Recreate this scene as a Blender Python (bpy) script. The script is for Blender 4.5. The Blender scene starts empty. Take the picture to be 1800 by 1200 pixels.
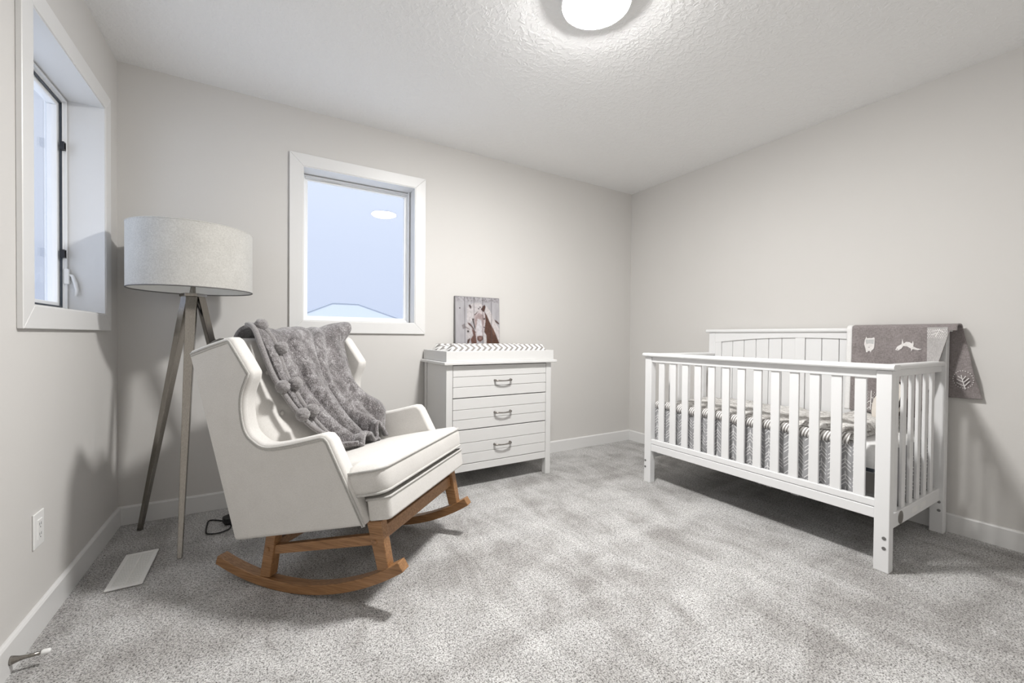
import bpy, bmesh, math, random
import numpy as np
from mathutils import Matrix, Vector

random.seed(7)
rng = np.random.default_rng(7)
scene = bpy.context.scene
C = scene.collection

# ------------------------------------------------------------------ camera
F_PX, YAW, PITCH, ROLL = 728.66, 0.5412, -0.0119, 0.0087
CAM = Vector((0.6564, -2.9419, 1.0182))
fw = Vector((math.sin(YAW) * math.cos(PITCH), math.cos(YAW) * math.cos(PITCH), math.sin(PITCH)))
rt = Vector((math.cos(YAW), -math.sin(YAW), 0.0))
up = rt.cross(fw)
r2 = rt * math.cos(ROLL) + up * math.sin(ROLL)
u2 = up * math.cos(ROLL) - rt * math.sin(ROLL)
cam_data = bpy.data.cameras.new('camera')
cam_data.sensor_width = 36.0
cam_data.lens = F_PX * 36.0 / 1800.0
cam_data.clip_start = 0.02
cam = bpy.data.objects.new('camera', cam_data)
C.objects.link(cam)
mw = Matrix(((r2.x, u2.x, -fw.x, CAM.x), (r2.y, u2.y, -fw.y, CAM.y), (r2.z, u2.z, -fw.z, CAM.z), (0, 0, 0, 1)))
cam.matrix_world = mw
scene.camera = cam

# ------------------------------------------------------------------ light and exposure
SKY_LOW = (0.525, 0.60, 0.765)
SKY_MID = (0.66, 0.735, 0.88)
SKY_HIGH = (2.0, 2.2, 2.55)
LAMP_STRENGTH = 300.0
LAMP_COLOR = (1.0, 0.985, 0.962)
scene.view_settings.view_transform = 'Standard'
scene.view_settings.look = 'None'
scene.view_settings.gamma = 1.0
scene.view_settings.use_curve_mapping = False
scene.view_settings.exposure = 0.36
scene.cycles.max_bounces = 8
scene.cycles.diffuse_bounces = 6
scene.cycles.transparent_max_bounces = 12
scene.cycles.sample_clamp_indirect = 6.0

world = bpy.data.worlds.new('overcast_sky')
scene.world = world
world.use_nodes = True
wn, wl = world.node_tree.nodes, world.node_tree.links
wn.clear()
w_out = wn.new('ShaderNodeOutputWorld')
w_bg = wn.new('ShaderNodeBackground')
w_tc = wn.new('ShaderNodeTexCoord')
w_sep = wn.new('ShaderNodeSeparateXYZ')
w_ramp = wn.new('ShaderNodeValToRGB')
w_ramp.color_ramp.elements[0].position = 0.02
w_ramp.color_ramp.elements[0].color = (*SKY_LOW, 1)
w_ramp.color_ramp.elements[1].position = 0.95
w_ramp.color_ramp.elements[1].color = (*SKY_HIGH, 1)
w_mid = w_ramp.color_ramp.elements.new(0.42)
w_mid.color = (*SKY_MID, 1)
wl.new(w_tc.outputs['Generated'], w_sep.inputs[0])
wl.new(w_sep.outputs['Z'], w_ramp.inputs[0])
wl.new(w_ramp.outputs[0], w_bg.inputs['Color'])
w_bg.inputs['Strength'].default_value = 1.0
wl.new(w_bg.outputs[0], w_out.inputs['Surface'])


# ------------------------------------------------------------------ node helper
class NT:
    """Small expression helper over a material node tree."""
    def __init__(self, name):
        self.m = bpy.data.materials.new(name)
        self.m.use_nodes = True
        self.t = self.m.node_tree
        self.n, self.l = self.t.nodes, self.t.links
        self.n.clear()
        self.out = self.n.new('ShaderNodeOutputMaterial')
        self.b = self.n.new('ShaderNodeBsdfPrincipled')
        self.l.new(self.b.outputs[0], self.out.inputs[0])

    def put(self, sock, v):
        if isinstance(v, bpy.types.NodeSocket):
            self.l.new(v, sock)
        elif isinstance(v, (tuple, list)):
            sock.default_value = (*v, 1.0) if (len(v) == 3 and len(sock.default_value) == 4) else v
        else:
            sock.default_value = v

    def coord(self, kind='Object'):
        return self.n.new('ShaderNodeTexCoord').outputs[kind]

    def xyz(self, v):
        s = self.n.new('ShaderNodeSeparateXYZ')
        self.l.new(v, s.inputs[0])
        return s.outputs[0], s.outputs[1], s.outputs[2]

    def m2(self, op, a, b=0.0, c=0.0):
        k = self.n.new('ShaderNodeMath')
        k.operation = op
        self.put(k.inputs[0], a)
        self.put(k.inputs[1], b)
        if op in ('MULTIPLY_ADD', 'SMOOTH_MIN', 'COMPARE'):
            self.put(k.inputs[2], c)
        return k.outputs[0]

    def map(self, v, scale=(1, 1, 1), rot=(0, 0, 0), loc=(0, 0, 0)):
        k = self.n.new('ShaderNodeMapping')
        self.l.new(v, k.inputs[0])
        k.inputs['Scale'].default_value = scale
        k.inputs['Rotation'].default_value = rot
        k.inputs['Location'].default_value = loc
        return k.outputs[0]

    def noise(self, v, scale, detail=2.0, rough=0.5, dist=0.0):
        k = self.n.new('ShaderNodeTexNoise')
        self.l.new(v, k.inputs['Vector'])
        k.inputs['Scale'].default_value = scale
        k.inputs['Detail'].default_value = detail
        k.inputs['Roughness'].default_value = rough
        k.inputs['Distortion'].default_value = dist
        return k.outputs['Fac']

    def voronoi(self, v, scale):
        k = self.n.new('ShaderNodeTexVoronoi')
        self.l.new(v, k.inputs['Vector'])
        k.inputs['Scale'].default_value = scale
        return k.outputs['Distance'], k.outputs['Color']

    def ramp(self, fac, stops, interp='LINEAR'):
        k = self.n.new('ShaderNodeValToRGB')
        self.l.new(fac, k.inputs[0])
        cr = k.color_ramp
        cr.interpolation = interp
        while len(cr.elements) < len(stops):
            cr.elements.new(0.5)
        for e, (p, c) in zip(cr.elements, stops):
            e.position = p
            e.color = (*c, 1) if len(c) == 3 else c
        return k.outputs[0]

    def mix(self, fac, a, b, mode='MIX'):
        k = self.n.new('ShaderNodeMix')
        k.data_type = 'RGBA'
        k.blend_type = mode
        self.put(k.inputs[0], fac)
        self.put(k.inputs[6], a)
        self.put(k.inputs[7], b)
        return k.outputs[2]

    def bump(self, h, strength=0.3, dist=0.01):
        k = self.n.new('ShaderNodeBump')
        self.l.new(h, k.inputs['Height'])
        k.inputs['Strength'].default_value = strength
        k.inputs['Distance'].default_value = dist
        self.l.new(k.outputs[0], self.b.inputs['Normal'])

    def set(self, color=None, rough=None, metal=None, spec=None, sheen=None):
        if color is not None:
            self.put(self.b.inputs['Base Color'], color)
        if rough is not None:
            self.put(self.b.inputs['Roughness'], rough)
        if metal is not None:
            self.b.inputs['Metallic'].default_value = metal
        if spec is not None:
            self.b.inputs['Specular IOR Level'].default_value = spec
        if sheen is not None:
            self.b.inputs['Sheen Weight'].default_value = sheen
        return self


def plain(name, color, rough=0.5, metal=0.0, spec=0.5):
    return NT(name).set(color, rough, metal, spec).m


def painted(name, color, rough=0.45, bscale=60.0, bstr=0.05, spec=0.5, var=0.02):
    t = NT(name)
    co = t.coord()
    n = t.noise(co, bscale, 3)
    big = t.noise(co, 1.7, 2)
    c0 = tuple(max(0, c * (1 - var)) for c in color)
    c1 = tuple(min(1, c * (1 + var)) for c in color)
    t.set(t.mix(big, c0, c1), rough, 0, spec)
    t.bump(n, bstr, 0.002)
    return t.m


M = {}
M['wall'] = painted('greige_wall_paint', (0.64, 0.626, 0.607), 0.75, 220, 0.06, 0.25)
M['trim'] = painted('white_trim_paint', (0.735, 0.733, 0.728), 0.35, 90, 0.02)
M['white'] = painted('white_lacquer', (0.775, 0.778, 0.782), 0.34, 50, 0.015)
M['dresser'] = painted('shade_greyed_white_paint', (0.665, 0.662, 0.655), 0.38, 50, 0.015)  # white paint greyed all over: the front's missing window light put into colour
M['vinyl'] = painted('white_window_vinyl', (0.88, 0.89, 0.90), 0.3, 40, 0.01)
M['plastic'] = plain('white_plastic', (0.84, 0.84, 0.83), 0.35)
M['black'] = plain('black_rubber', (0.012, 0.012, 0.014), 0.45)
M['dark'] = plain('dark_grey_metal', (0.05, 0.06, 0.075), 0.4, 0.3)
M['black_cloth'] = plain('black_dust_cover', (0.03, 0.025, 0.025), 0.9)


def ceiling_mat():
    t = NT('stippled_ceiling')
    co = t.coord()
    a = t.noise(co, 75, 4, 0.6)
    b = t.ramp(t.noise(co, 38, 3, 0.55, 0.6), [(0.45, (0, 0, 0)), (0.62, (1, 1, 1))])
    h = t.m2('MULTIPLY_ADD', a, 0.5, b)
    t.set((0.87, 0.87, 0.868), 0.9, 0, 0.1)
    t.bump(h, 0.35, 0.004)
    return t.m


M['ceiling'] = ceiling_mat()


def carpet_mat():
    t = NT('grey_cut_pile_carpet')
    co = t.coord()
    f1 = t.noise(co, 210, 2, 0.6)
    f2 = t.noise(co, 95, 2, 0.6, 0.4)
    sp = t.m2('MULTIPLY_ADD', f1, 0.7, t.m2('MULTIPLY', f2, 0.3))
    tuft = t.ramp(sp, [(0.35, (0.072, 0.067, 0.063)), (0.44, (0.28, 0.272, 0.265)), (0.52, (0.515, 0.507, 0.498)), (0.64, (0.67, 0.662, 0.654))])
    # nap: strokes where the pile lies one way or the other
    st1 = t.noise(t.map(co, (1.0, 3.0, 1), (0, 0, math.radians(-38))), 1.1, 3, 0.5, 0.8)
    st2 = t.noise(t.map(co, (2.6, 1.0, 1), (0, 0, math.radians(-20))), 2.6, 3, 0.55, 1.0)
    st3 = t.noise(co, 7.5, 2, 0.5)
    nap = t.m2('ADD', t.m2('MULTIPLY_ADD', st1, 0.45, t.m2('MULTIPLY', st2, 0.40)), t.m2('MULTIPLY', st3, 0.15))
    napc = t.ramp(nap, [(0.39, (0.70, 0.69, 0.68)), (0.46, (0.88, 0.875, 0.87)), (0.53, (1.06, 1.065, 1.07)), (0.61, (1.22, 1.225, 1.23))])
    t.set(t.mix(1.0, tuft, napc, 'MULTIPLY'), 0.95, 0, 0.05, 0.15)
    t.bump(sp, 0.9, 0.008)
    return t.m


M['carpet'] = carpet_mat()


def fabric_mat(name, ca, cb, weave=700.0, bstr=0.25, sheen=0.2):
    t = NT(name)
    co = t.coord()
    a = t.noise(t.map(co, (1, 1, 0.25)), weave, 2)
    b = t.noise(t.map(co, (0.25, 0.25, 1)), weave, 2)
    big = t.noise(co, 14, 3)
    w = t.m2('MULTIPLY_ADD', a, 0.5, t.m2('MULTIPLY', b, 0.5))
    w2 = t.m2('MULTIPLY_ADD', w, 0.8, t.m2('MULTIPLY', big, 0.2))
    t.set(t.ramp(w2, [(0.38, ca), (0.62, cb)]), 0.9, 0, 0.15, sheen)
    t.bump(w, bstr, 0.0015)
    return t.m


M['linen'] = fabric_mat('cream_linen_upholstery', (0.60, 0.582, 0.556), (0.70, 0.683, 0.658))
M['piping'] = fabric_mat('cream_piping', (0.42, 0.41, 0.39), (0.56, 0.55, 0.53))
M['shade_out'] = fabric_mat('grey_beige_lamp_linen', (0.46, 0.45, 0.425), (0.60, 0.59, 0.56), 420, 0.35)
M['shade_in'] = plain('white_shade_lining', (0.80, 0.80, 0.78), 0.6)
M['sheet'] = fabric_mat('white_cotton_sheet', (0.74, 0.735, 0.73), (0.82, 0.82, 0.815), 500, 0.15)
M['cushion_cream'] = fabric_mat('cream_cushion_cotton', (0.66, 0.61, 0.55), (0.76, 0.71, 0.65), 400, 0.2)
M['knit'] = fabric_mat('taupe_knit', (0.19, 0.168, 0.166), (0.31, 0.28, 0.278), 330, 0.6)
M['knit_light'] = fabric_mat('light_grey_knit', (0.36, 0.345, 0.34), (0.50, 0.485, 0.48), 330, 0.6)
M['print_white'] = fabric_mat('white_knit_print', (0.66, 0.64, 0.63), (0.80, 0.78, 0.77), 330, 0.4)
M['print_grey'] = fabric_mat('pale_grey_print', (0.46, 0.46, 0.46), (0.58, 0.58, 0.58), 330, 0.4)


def plush_mat():
    t = NT('grey_plush_fur')
    co = t.coord()
    a = t.noise(t.map(co, (1, 1, 0.55)), 260, 3, 0.65)
    b = t.noise(t.map(co, (1.0, 1.0, 0.6)), 34, 4, 0.62, 0.8)
    c = t.noise(co, 9, 2, 0.5, 0.5)
    h = t.m2('ADD', t.m2('MULTIPLY', a, 0.48), t.m2('MULTIPLY_ADD', b, 0.35, t.m2('MULTIPLY', c, 0.17)))
    t.set(t.ramp(h, [(0.40, (0.075, 0.068, 0.069)), (0.48, (0.155, 0.143, 0.145)), (0.55, (0.30, 0.285, 0.29)), (0.63, (0.50, 0.49, 0.50))]), 0.95, 0, 0.05, 0.5)
    t.bump(t.m2('MULTIPLY_ADD', a, 0.6, t.m2('MULTIPLY', b, 0.7)), 0.9, 0.008)
    return t.m


M['plush'] = plush_mat()


def pom_mat():
    t = NT('grey_pom_pom_fur')
    a = t.noise(t.coord(), 420, 3, 0.6)
    t.set(t.ramp(a, [(0.36, (0.15, 0.138, 0.138)), (0.5, (0.265, 0.25, 0.25)), (0.66, (0.40, 0.385, 0.388))]), 0.95, 0, 0.05, 0.6)
    t.bump(a, 0.8, 0.004)
    return t.m


M['pom'] = pom_mat()


def wood_mat():
    t = NT('honey_oak_wood')
    co = t.coord()
    g = t.noise(t.map(co, (2.0, 40, 40)), 3.0, 4, 0.6, 0.8)
    g2 = t.noise(t.map(co, (6.0, 120, 120)), 3.0, 2)
    h = t.m2('MULTIPLY_ADD', g, 0.7, t.m2('MULTIPLY', g2, 0.3))
    t.set(t.ramp(h, [(0.32, (0.165, 0.078, 0.030)), (0.5, (0.285, 0.145, 0.061)), (0.68, (0.40, 0.222, 0.104))]), 0.38, 0, 0.5)
    t.bump(g2, 0.08, 0.002)
    return t.m


M['wood'] = wood_mat()


def brushed_mat(name, ca, cb, rough=0.32):
    t = NT(name)
    co = t.coord()
    g = t.noise(t.map(co, (60, 60, 1.2)), 8, 3)
    t.set(t.ramp(g, [(0.3, ca), (0.7, cb)]), rough, 1.0)
    t.bump(g, 0.05, 0.001)
    return t.m


M['nickel'] = brushed_mat('brushed_nickel', (0.27, 0.25, 0.225), (0.36, 0.34, 0.31), 0.20)
M['pewter'] = brushed_mat('brushed_pewter_pull', (0.22, 0.205, 0.19), (0.36, 0.34, 0.315), 0.4)
M['chrome'] = plain('bolt_steel', (0.30, 0.30, 0.30), 0.35, 1.0)


def chevron_mat():
    t = NT('grey_white_chevron_cotton')
    x, y, z = t.xyz(t.coord())
    v = t.m2('ADD', t.m2('MULTIPLY', y, 0.45), z)
    tri = t.m2('ABSOLUTE', t.m2('SUBTRACT', t.m2('FRACT', t.m2('MULTIPLY', v, 1 / 0.052)), 0.5))
    s = t.m2('FRACT', t.m2('MULTIPLY', t.m2('ADD', x, t.m2('MULTIPLY', tri, 0.056)), 1 / 0.043))
    k = t.m2('GREATER_THAN', s, 0.52)
    t.set(t.mix(k, (0.80, 0.79, 0.775), (0.27, 0.255, 0.245)), 0.9, 0, 0.1)
    return t.m


M['chevron'] = chevron_mat()


def arrow_mat():
    """Grey cotton with white arrow-feather columns; coordinates: y along crib, z up."""
    t = NT('grey_arrow_print_cotton')
    x, y, z = t.xyz(t.coord())
    colw = 0.050
    col = t.m2('MULTIPLY', y, 1 / colw)
    cf = t.m2('FRACT', col)
    ci = t.m2('FLOOR', col)
    a = t.m2('ABSOLUTE', t.m2('SUBTRACT', cf, 0.5))
    zz = t.m2('ADD', z, t.m2('MULTIPLY', t.m2('SINE', t.m2('MULTIPLY', ci, 2.4)), 0.05))
    ph = t.m2('MULTIPLY', t.m2('ADD', zz, t.m2('MULTIPLY', a, 0.052)), 1 / 0.019)
    s = t.m2('FRACT', ph)
    big = t.m2('FRACT', t.m2('MULTIPLY', t.m2('FLOOR', ph), 0.25))
    on = t.m2('MULTIPLY', t.m2('LESS_THAN', s, 0.26), t.m2('GREATER_THAN', big, 0.1))
    on = t.m2('MULTIPLY', on, t.m2('LESS_THAN', a, 0.44))
    stem = t.m2('MULTIPLY', t.m2('LESS_THAN', a, 0.035), t.m2('GREATER_THAN', big, 0.3))
    k = t.m2('MAXIMUM', on, stem)
    fine = t.noise(t.coord(), 300, 2)
    grey = t.mix(fine, (0.295, 0.295, 0.305), (0.40, 0.40, 0.41))
    t.set(t.mix(k, grey, (0.76, 0.76, 0.76)), 0.9, 0, 0.1)
    return t.m


M['arrow'] = arrow_mat()


def feather_mat():
    t = NT('grey_white_feather_quilt')
    co = t.coord()
    n = t.noise(t.map(co, (3.0, 1.0, 1.5), (0, 0, 0.5)), 34, 3, 0.6, 1.6)
    m_ = t.noise(co, 12, 2)
    h = t.m2('MULTIPLY_ADD', n, 0.75, t.m2('MULTIPLY', m_, 0.25))
    t.set(t.ramp(h, [(0.41, (0.30, 0.285, 0.27)), (0.48, (0.46, 0.44, 0.42)), (0.52, (0.72, 0.71, 0.69))]), 0.9, 0, 0.1)
    return t.m


M['feather'] = feather_mat()


def stripe_mat():
    t = NT('grey_white_stripe_binding')
    x, y, z = t.xyz(t.coord())
    s = t.m2('FRACT', t.m2('MULTIPLY', t.m2('ADD', y, t.m2('MULTIPLY', z, 0.35)), 1 / 0.0135))
    t.set(t.mix(t.m2('GREATER_THAN', s, 0.5), (0.78, 0.77, 0.76), (0.255, 0.24, 0.23)), 0.9, 0, 0.1)
    return t.m


M['stripe'] = stripe_mat()


def glass_mat():
    m = bpy.data.materials.new('window_glass')
    m.use_nodes = True
    n, l = m.node_tree.nodes, m.node_tree.links
    n.clear()
    o = n.new('ShaderNodeOutputMaterial')
    mx = n.new('ShaderNodeMixShader')
    lw = n.new('ShaderNodeLayerWeight')
    lw.inputs['Blend'].default_value = 0.5
    pw = n.new('ShaderNodeMath')
    pw.operation = 'POWER'
    pw.inputs[1].default_value = 5.0
    l.new(lw.outputs['Facing'], pw.inputs[0])
    fr = n.new('ShaderNodeMath')
    fr.operation = 'MULTIPLY_ADD'
    fr.inputs[1].default_value = 0.96
    fr.inputs[2].default_value = 0.022
    l.new(pw.outputs[0], fr.inputs[0])
    tr = n.new('ShaderNodeBsdfTransparent')
    tr.inputs['Color'].default_value = (0.98, 0.98, 0.985, 1)
    gl = n.new('ShaderNodeBsdfGlossy')
    gl.inputs['Roughness'].default_value = 0.0
    l.new(fr.outputs[0], mx.inputs[0])
    l.new(tr.outputs[0], mx.inputs[1])
    l.new(gl.outputs[0], mx.inputs[2])
    l.new(mx.outputs[0], o.inputs[0])
    return m


M['glass'] = glass_mat()


def lamp_mat():
    m = bpy.data.materials.new('lit_diffuser')
    m.use_nodes = True
    n, l = m.node_tree.nodes, m.node_tree.links
    n.clear()
    o = n.new('ShaderNodeOutputMaterial')
    e = n.new('ShaderNodeEmission')
    e.inputs['Color'].default_value = (*LAMP_COLOR, 1)
    e.inputs['Strength'].default_value = LAMP_STRENGTH
    l.new(e.outputs[0], o.inputs[0])
    return m


M['lamp'] = lamp_mat()
M['snow'] = painted('fresh_snow', (0.86, 0.87, 0.88), 0.9, 3, 0.1, 0.1)
M['roof'] = painted('snow_dusted_shingle', (0.49, 0.515, 0.55), 0.9, 3, 0.1, 0.1)
M['ridge'] = plain('grey_ridge_cap', (0.41, 0.435, 0.475), 0.9)
M['siding'] = plain('pale_siding', (0.62, 0.66, 0.70), 0.8)


# ------------------------------------------------------------------ mesh helpers
def to_mesh(name, V, Fc, mat, smooth=False):
    me = bpy.data.meshes.new(name)
    me.from_pydata([tuple(v) for v in V], [], [tuple(f) for f in Fc])
    me.update()
    bm = bmesh.new()
    bm.from_mesh(me)
    bmesh.ops.recalc_face_normals(bm, faces=bm.faces)
    bm.to_mesh(me)
    bm.free()
    if isinstance(mat, (list, tuple)):
        for k in mat:
            me.materials.append(k)
    else:
        me.materials.append(mat)
    if smooth:
        me.polygons.foreach_set('use_smooth', [True] * len(me.polygons))
    return me


def part(name, VF, mat, parent=None, bevel=0.0, seg=2, smooth=False, label=None, base=None):
    """One mesh object; VF in the frame of the parent's thing (base subtracted)."""
    V, Fc = VF
    if base is not None:
        V = [(v[0] - base[0], v[1] - base[1], v[2] - base[2]) for v in V]
    o = bpy.data.objects.new(name, to_mesh(name, V, Fc, mat, smooth))
    C.objects.link(o)
    if parent is not None:
        o.parent = parent
    if bevel > 0:
        b = o.modifiers.new('bevel', 'BEVEL')
        b.width = bevel
        b.segments = seg
        b.limit_method = 'ANGLE'
        b.angle_limit = math.radians(40)
        if smooth:
            o.modifiers.new('wn', 'WEIGHTED_NORMAL')
    if label:
        o['label'] = label
    return o


def thing(name, label, cat, loc=(0, 0, 0), rz=0.0, group=None):
    o = bpy.data.objects.new(name, None)
    o.empty_display_size = 0.1
    o.location = loc
    o.rotation_euler = (0, 0, rz)
    C.objects.link(o)
    o['label'] = label
    o['category'] = cat
    if group:
        o['group'] = group
    return o


def tag(o, label, cat, group=None):
    o['label'] = label
    o['category'] = cat
    if group:
        o['group'] = group
    return o


def struct(o, label=None):
    o['kind'] = 'structure'
    if label:
        o['label'] = label
    return o


def box(x0, x1, y0, y1, z0, z1):
    V = [(x0, y0, z0), (x1, y0, z0), (x1, y1, z0), (x0, y1, z0), (x0, y0, z1), (x1, y0, z1), (x1, y1, z1), (x0, y1, z1)]
    Fc = [(0, 3, 2, 1), (4, 5, 6, 7), (0, 1, 5, 4), (1, 2, 6, 5), (2, 3, 7, 6), (3, 0, 4, 7)]
    return V, Fc


def join(*parts_):
    V, Fc = [], []
    for v, f in parts_:
        k = len(V)
        V += list(v)
        Fc += [tuple(i + k for i in q) for q in f]
    return V, Fc


def prism(poly, axis, a, b):
    """Extrude a 2D polygon along axis ('x': poly=(y,z), 'y': poly=(x,z), 'z': poly=(x,y))."""
    n = len(poly)
    mk = {'x': lambda p, h: (h, p[0], p[1]), 'y': lambda p, h: (p[0], h, p[1]), 'z': lambda p, h: (p[0], p[1], h)}[axis]
    V = [mk(p, a) for p in poly] + [mk(p, b) for p in poly]
    Fc = [tuple(range(n))[::-1], tuple(range(n, 2 * n))]
    Fc += [(i, (i + 1) % n, (i + 1) % n + n, i + n) for i in range(n)]
    return V, Fc


def tube(path, r, n=8, closed=False, cap=True):
    P = [Vector(p) for p in path]
    rs = r if isinstance(r, (list, tuple)) else [r] * len(P)
    m = len(P)
    V, Fc = [], []
    ref = None
    for i in range(m):
        if closed:
            d = P[(i + 1) % m] - P[i - 1]
        else:
            d = P[min(i + 1, m - 1)] - P[max(i - 1, 0)]
        d.normalize()
        if ref is None:
            ref = Vector((0, 0, 1)) if abs(d.z) < 0.9 else Vector((1, 0, 0))
        a = ref - d * ref.dot(d)
        if a.length < 1e-6:
            a = d.orthogonal()
        a.normalize()
        ref = a
        b = d.cross(a)
        for k in range(n):
            t = 2 * math.pi * k / n
            V.append(tuple(P[i] + (a * math.cos(t) + b * math.sin(t)) * rs[i]))
    for i in range(m if closed else m - 1):
        j = (i + 1) % m
        for k in range(n):
            q = (k + 1) % n
            Fc.append((i * n + k, i * n + q, j * n + q, j * n + k))
    if cap and not closed:
        Fc.append(tuple(range(n))[::-1])
        Fc.append(tuple((m - 1) * n + k for k in range(n)))
    return V, Fc


def lathe(profile, c, n=48, axis='z', close=True):
    """Revolve (r, h) pairs about an axis through c."""
    V, Fc = [], []
    m = len(profile)
    for r, h in profile:
        for k in range(n):
            t = 2 * math.pi * k / n
            u, w = r * math.cos(t), r * math.sin(t)
            if axis == 'z':
                V.append((c[0] + u, c[1] + w, c[2] + h))
            elif axis == 'x':
                V.append((c[0] + h, c[1] + u, c[2] + w))
            else:
                V.append((c[0] + u, c[1] + h, c[2] + w))
    for i in range(m - 1):
        for k in range(n):
            q = (k + 1) % n
            Fc.append((i * n + k, i * n + q, (i + 1) * n + q, (i + 1) * n + k))
    if close:
        Fc.append(tuple(range(n))[::-1])
        Fc.append(tuple((m - 1) * n + k for k in range(n)))
    return V, Fc


def ball(c, r, nu=16, nv=10, sq=(1, 1, 1)):
    V, Fc = [], []
    V.append((c[0], c[1], c[2] + r * sq[2]))
    for i in range(1, nv):
        p = math.pi * i / nv
        for k in range(nu):
            t = 2 * math.pi * k / nu
            V.append((c[0] + r * sq[0] * math.sin(p) * math.cos(t), c[1] + r * sq[1] * math.sin(p) * math.sin(t), c[2] + r * sq[2] * math.cos(p)))
    V.append((c[0], c[1], c[2] - r * sq[2]))
    e = len(V) - 1
    for k in range(nu):
        Fc.append((0, 1 + k, 1 + (k + 1) % nu))
        Fc.append((e, 1 + (nv - 2) * nu + (k + 1) % nu, 1 + (nv - 2) * nu + k))
    for i in range(nv - 2):
        for k in range(nu):
            q = (k + 1) % nu
            Fc.append((1 + i * nu + k, 1 + (i + 1) * nu + k, 1 + (i + 1) * nu + q, 1 + i * nu + q))
    return V, Fc


def grid(fn, nu, nv):
    V = [tuple(fn(i / nu, j / nv)) for j in range(nv + 1) for i in range(nu + 1)]
    Fc = [(j * (nu + 1) + i, j * (nu + 1) + i + 1, (j + 1) * (nu + 1) + i + 1, (j + 1) * (nu + 1) + i) for j in range(nv) for i in range(nu)]
    return V, Fc


def solidify(o, t, offset=-1.0):
    s = o.modifiers.new('thickness', 'SOLIDIFY')
    s.thickness = t
    s.offset = offset
    return o


def catmull(pts, per=6):
    P = [np.array(p, float) for p in pts]
    P = [2 * P[0] - P[1]] + P + [2 * P[-1] - P[-2]]
    out = []
    for i in range(1, len(P) - 2):
        a, b, c, d = P[i - 1], P[i], P[i + 1], P[i + 2]
        for k in range(per):
            t = k / per
            out.append(tuple(0.5 * (2 * b + (c - a) * t + (2 * a - 5 * b + 4 * c - d) * t * t + (3 * b - a - 3 * c + d) * t ** 3)))
    out.append(tuple(P[-2]))
    return out


def interp(keys, v):
    """Smooth interpolation of rows of keys: [(v, a, b, ...)]."""
    ks = [k[0] for k in keys]
    i = max(0, min(len(ks) - 2, int(np.searchsorted(ks, v)) - 1))
    p1, p2 = np.array(keys[i][1:]), np.array(keys[i + 1][1:])
    p0 = np.array(keys[i - 1][1:]) if i > 0 else 2 * p1 - p2
    p3 = np.array(keys[i + 2][1:]) if i + 2 < len(ks) else 2 * p2 - p1
    t = (v - ks[i]) / (ks[i + 1] - ks[i])
    return 0.5 * (2 * p1 + (p2 - p0) * t + (2 * p0 - 5 * p1 + 4 * p2 - p3) * t * t + (3 * p1 - p0 - 3 * p2 + p3) * t ** 3)


def sstep(a, b, x):
    t = max(0.0, min(1.0, (x - a) / (b - a)))
    return t * t * (3 - 2 * t)


# ------------------------------------------------------------------ room shell
W, H, YF, TH_ = 3.799, 2.44, -3.55, 0.19
struct(part('floor', box(-TH_, W + TH_, YF - TH_, TH_, -0.12, 0.0), M['carpet']), 'grey speckled cut-pile carpet floor')
struct(part('ceiling', box(-TH_, W + TH_, YF - TH_, TH_, H, H + 0.12), M['ceiling']), 'white stippled ceiling')


def framed_wall(axis, a0, a1, z0, z1, o0, o1, p0, p1, f0, f1):
    """Wall plate between planes f0,f1 with a rectangular opening (o0..o1, p0..p1)."""
    out = [(a0, z0), (a1, z0), (a1, z1), (a0, z1)]
    inn = [(o0, p0), (o1, p0), (o1, p1), (o0, p1)]
    mk = (lambda a, z, h: (a, h, z)) if axis == 'y' else (lambda a, z, h: (h, a, z))
    V = [mk(*p, f0) for p in out] + [mk(*p, f0) for p in inn] + [mk(*p, f1) for p in out] + [mk(*p, f1) for p in inn]
    Fc = []
    for i in range(4):
        j = (i + 1) % 4
        Fc += [(i, j, 4 + j, 4 + i), (8 + i, 8 + j, 12 + j, 12 + i), (i, j, 8 + j, 8 + i), (4 + i, 4 + j, 12 + j, 12 + i)]
    return V, Fc


WB = (0.872, 1.597, 1.106, 2.082)     # back window opening x0 x1 z0 z1
WL = (-0.970, -0.245, 1.106, 2.084)   # left window opening y0 y1 z0 z1
struct(part('wall_back', framed_wall('y', -TH_, W + TH_, 0, H, *WB, 0.0, TH_), M['wall']), 'greige back wall with square window')
struct(part('wall_left', framed_wall('x', YF, 0.0, 0, H, *WL, -TH_, 0.0), M['wall']), 'greige left wall with window')
struct(part('wall_right', box(W, W + TH_, YF, 0.0, 0, H), M['wall']), 'greige right wall behind the crib')
struct(part('wall_front', box(-TH_, W + TH_, YF - TH_, YF, 0, H), M['wall']), 'greige wall behind the viewer')

BBH = 0.0986


def bb_profile(t=0.013):
    return [(0, 0), (t, 0), (t, BBH - 0.008), (t - 0.004, BBH - 0.002), (t - 0.008, BBH), (0, BBH)]


struct(part('baseboard_back', prism([(-p[0], p[1]) for p in bb_profile()], 'x', 0.0, W), M['trim']), 'white baseboard along the back wall')
struct(part('baseboard_left', prism([(p[0], p[1]) for p in bb_profile()], 'y', YF, -0.0132), M['trim']), 'white baseboard along the left wall')
struct(part('baseboard_right', prism([(W - p[0], p[1]) for p in bb_profile()], 'y', YF, -0.0132), M['trim']), 'white baseboard along the right wall')
struct(part('baseboard_front', prism([(YF + p[0], p[1]) for p in bb_profile()], 'x', 0.0134, W - 0.0134), M['trim']), 'white baseboard behind the viewer')


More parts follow.
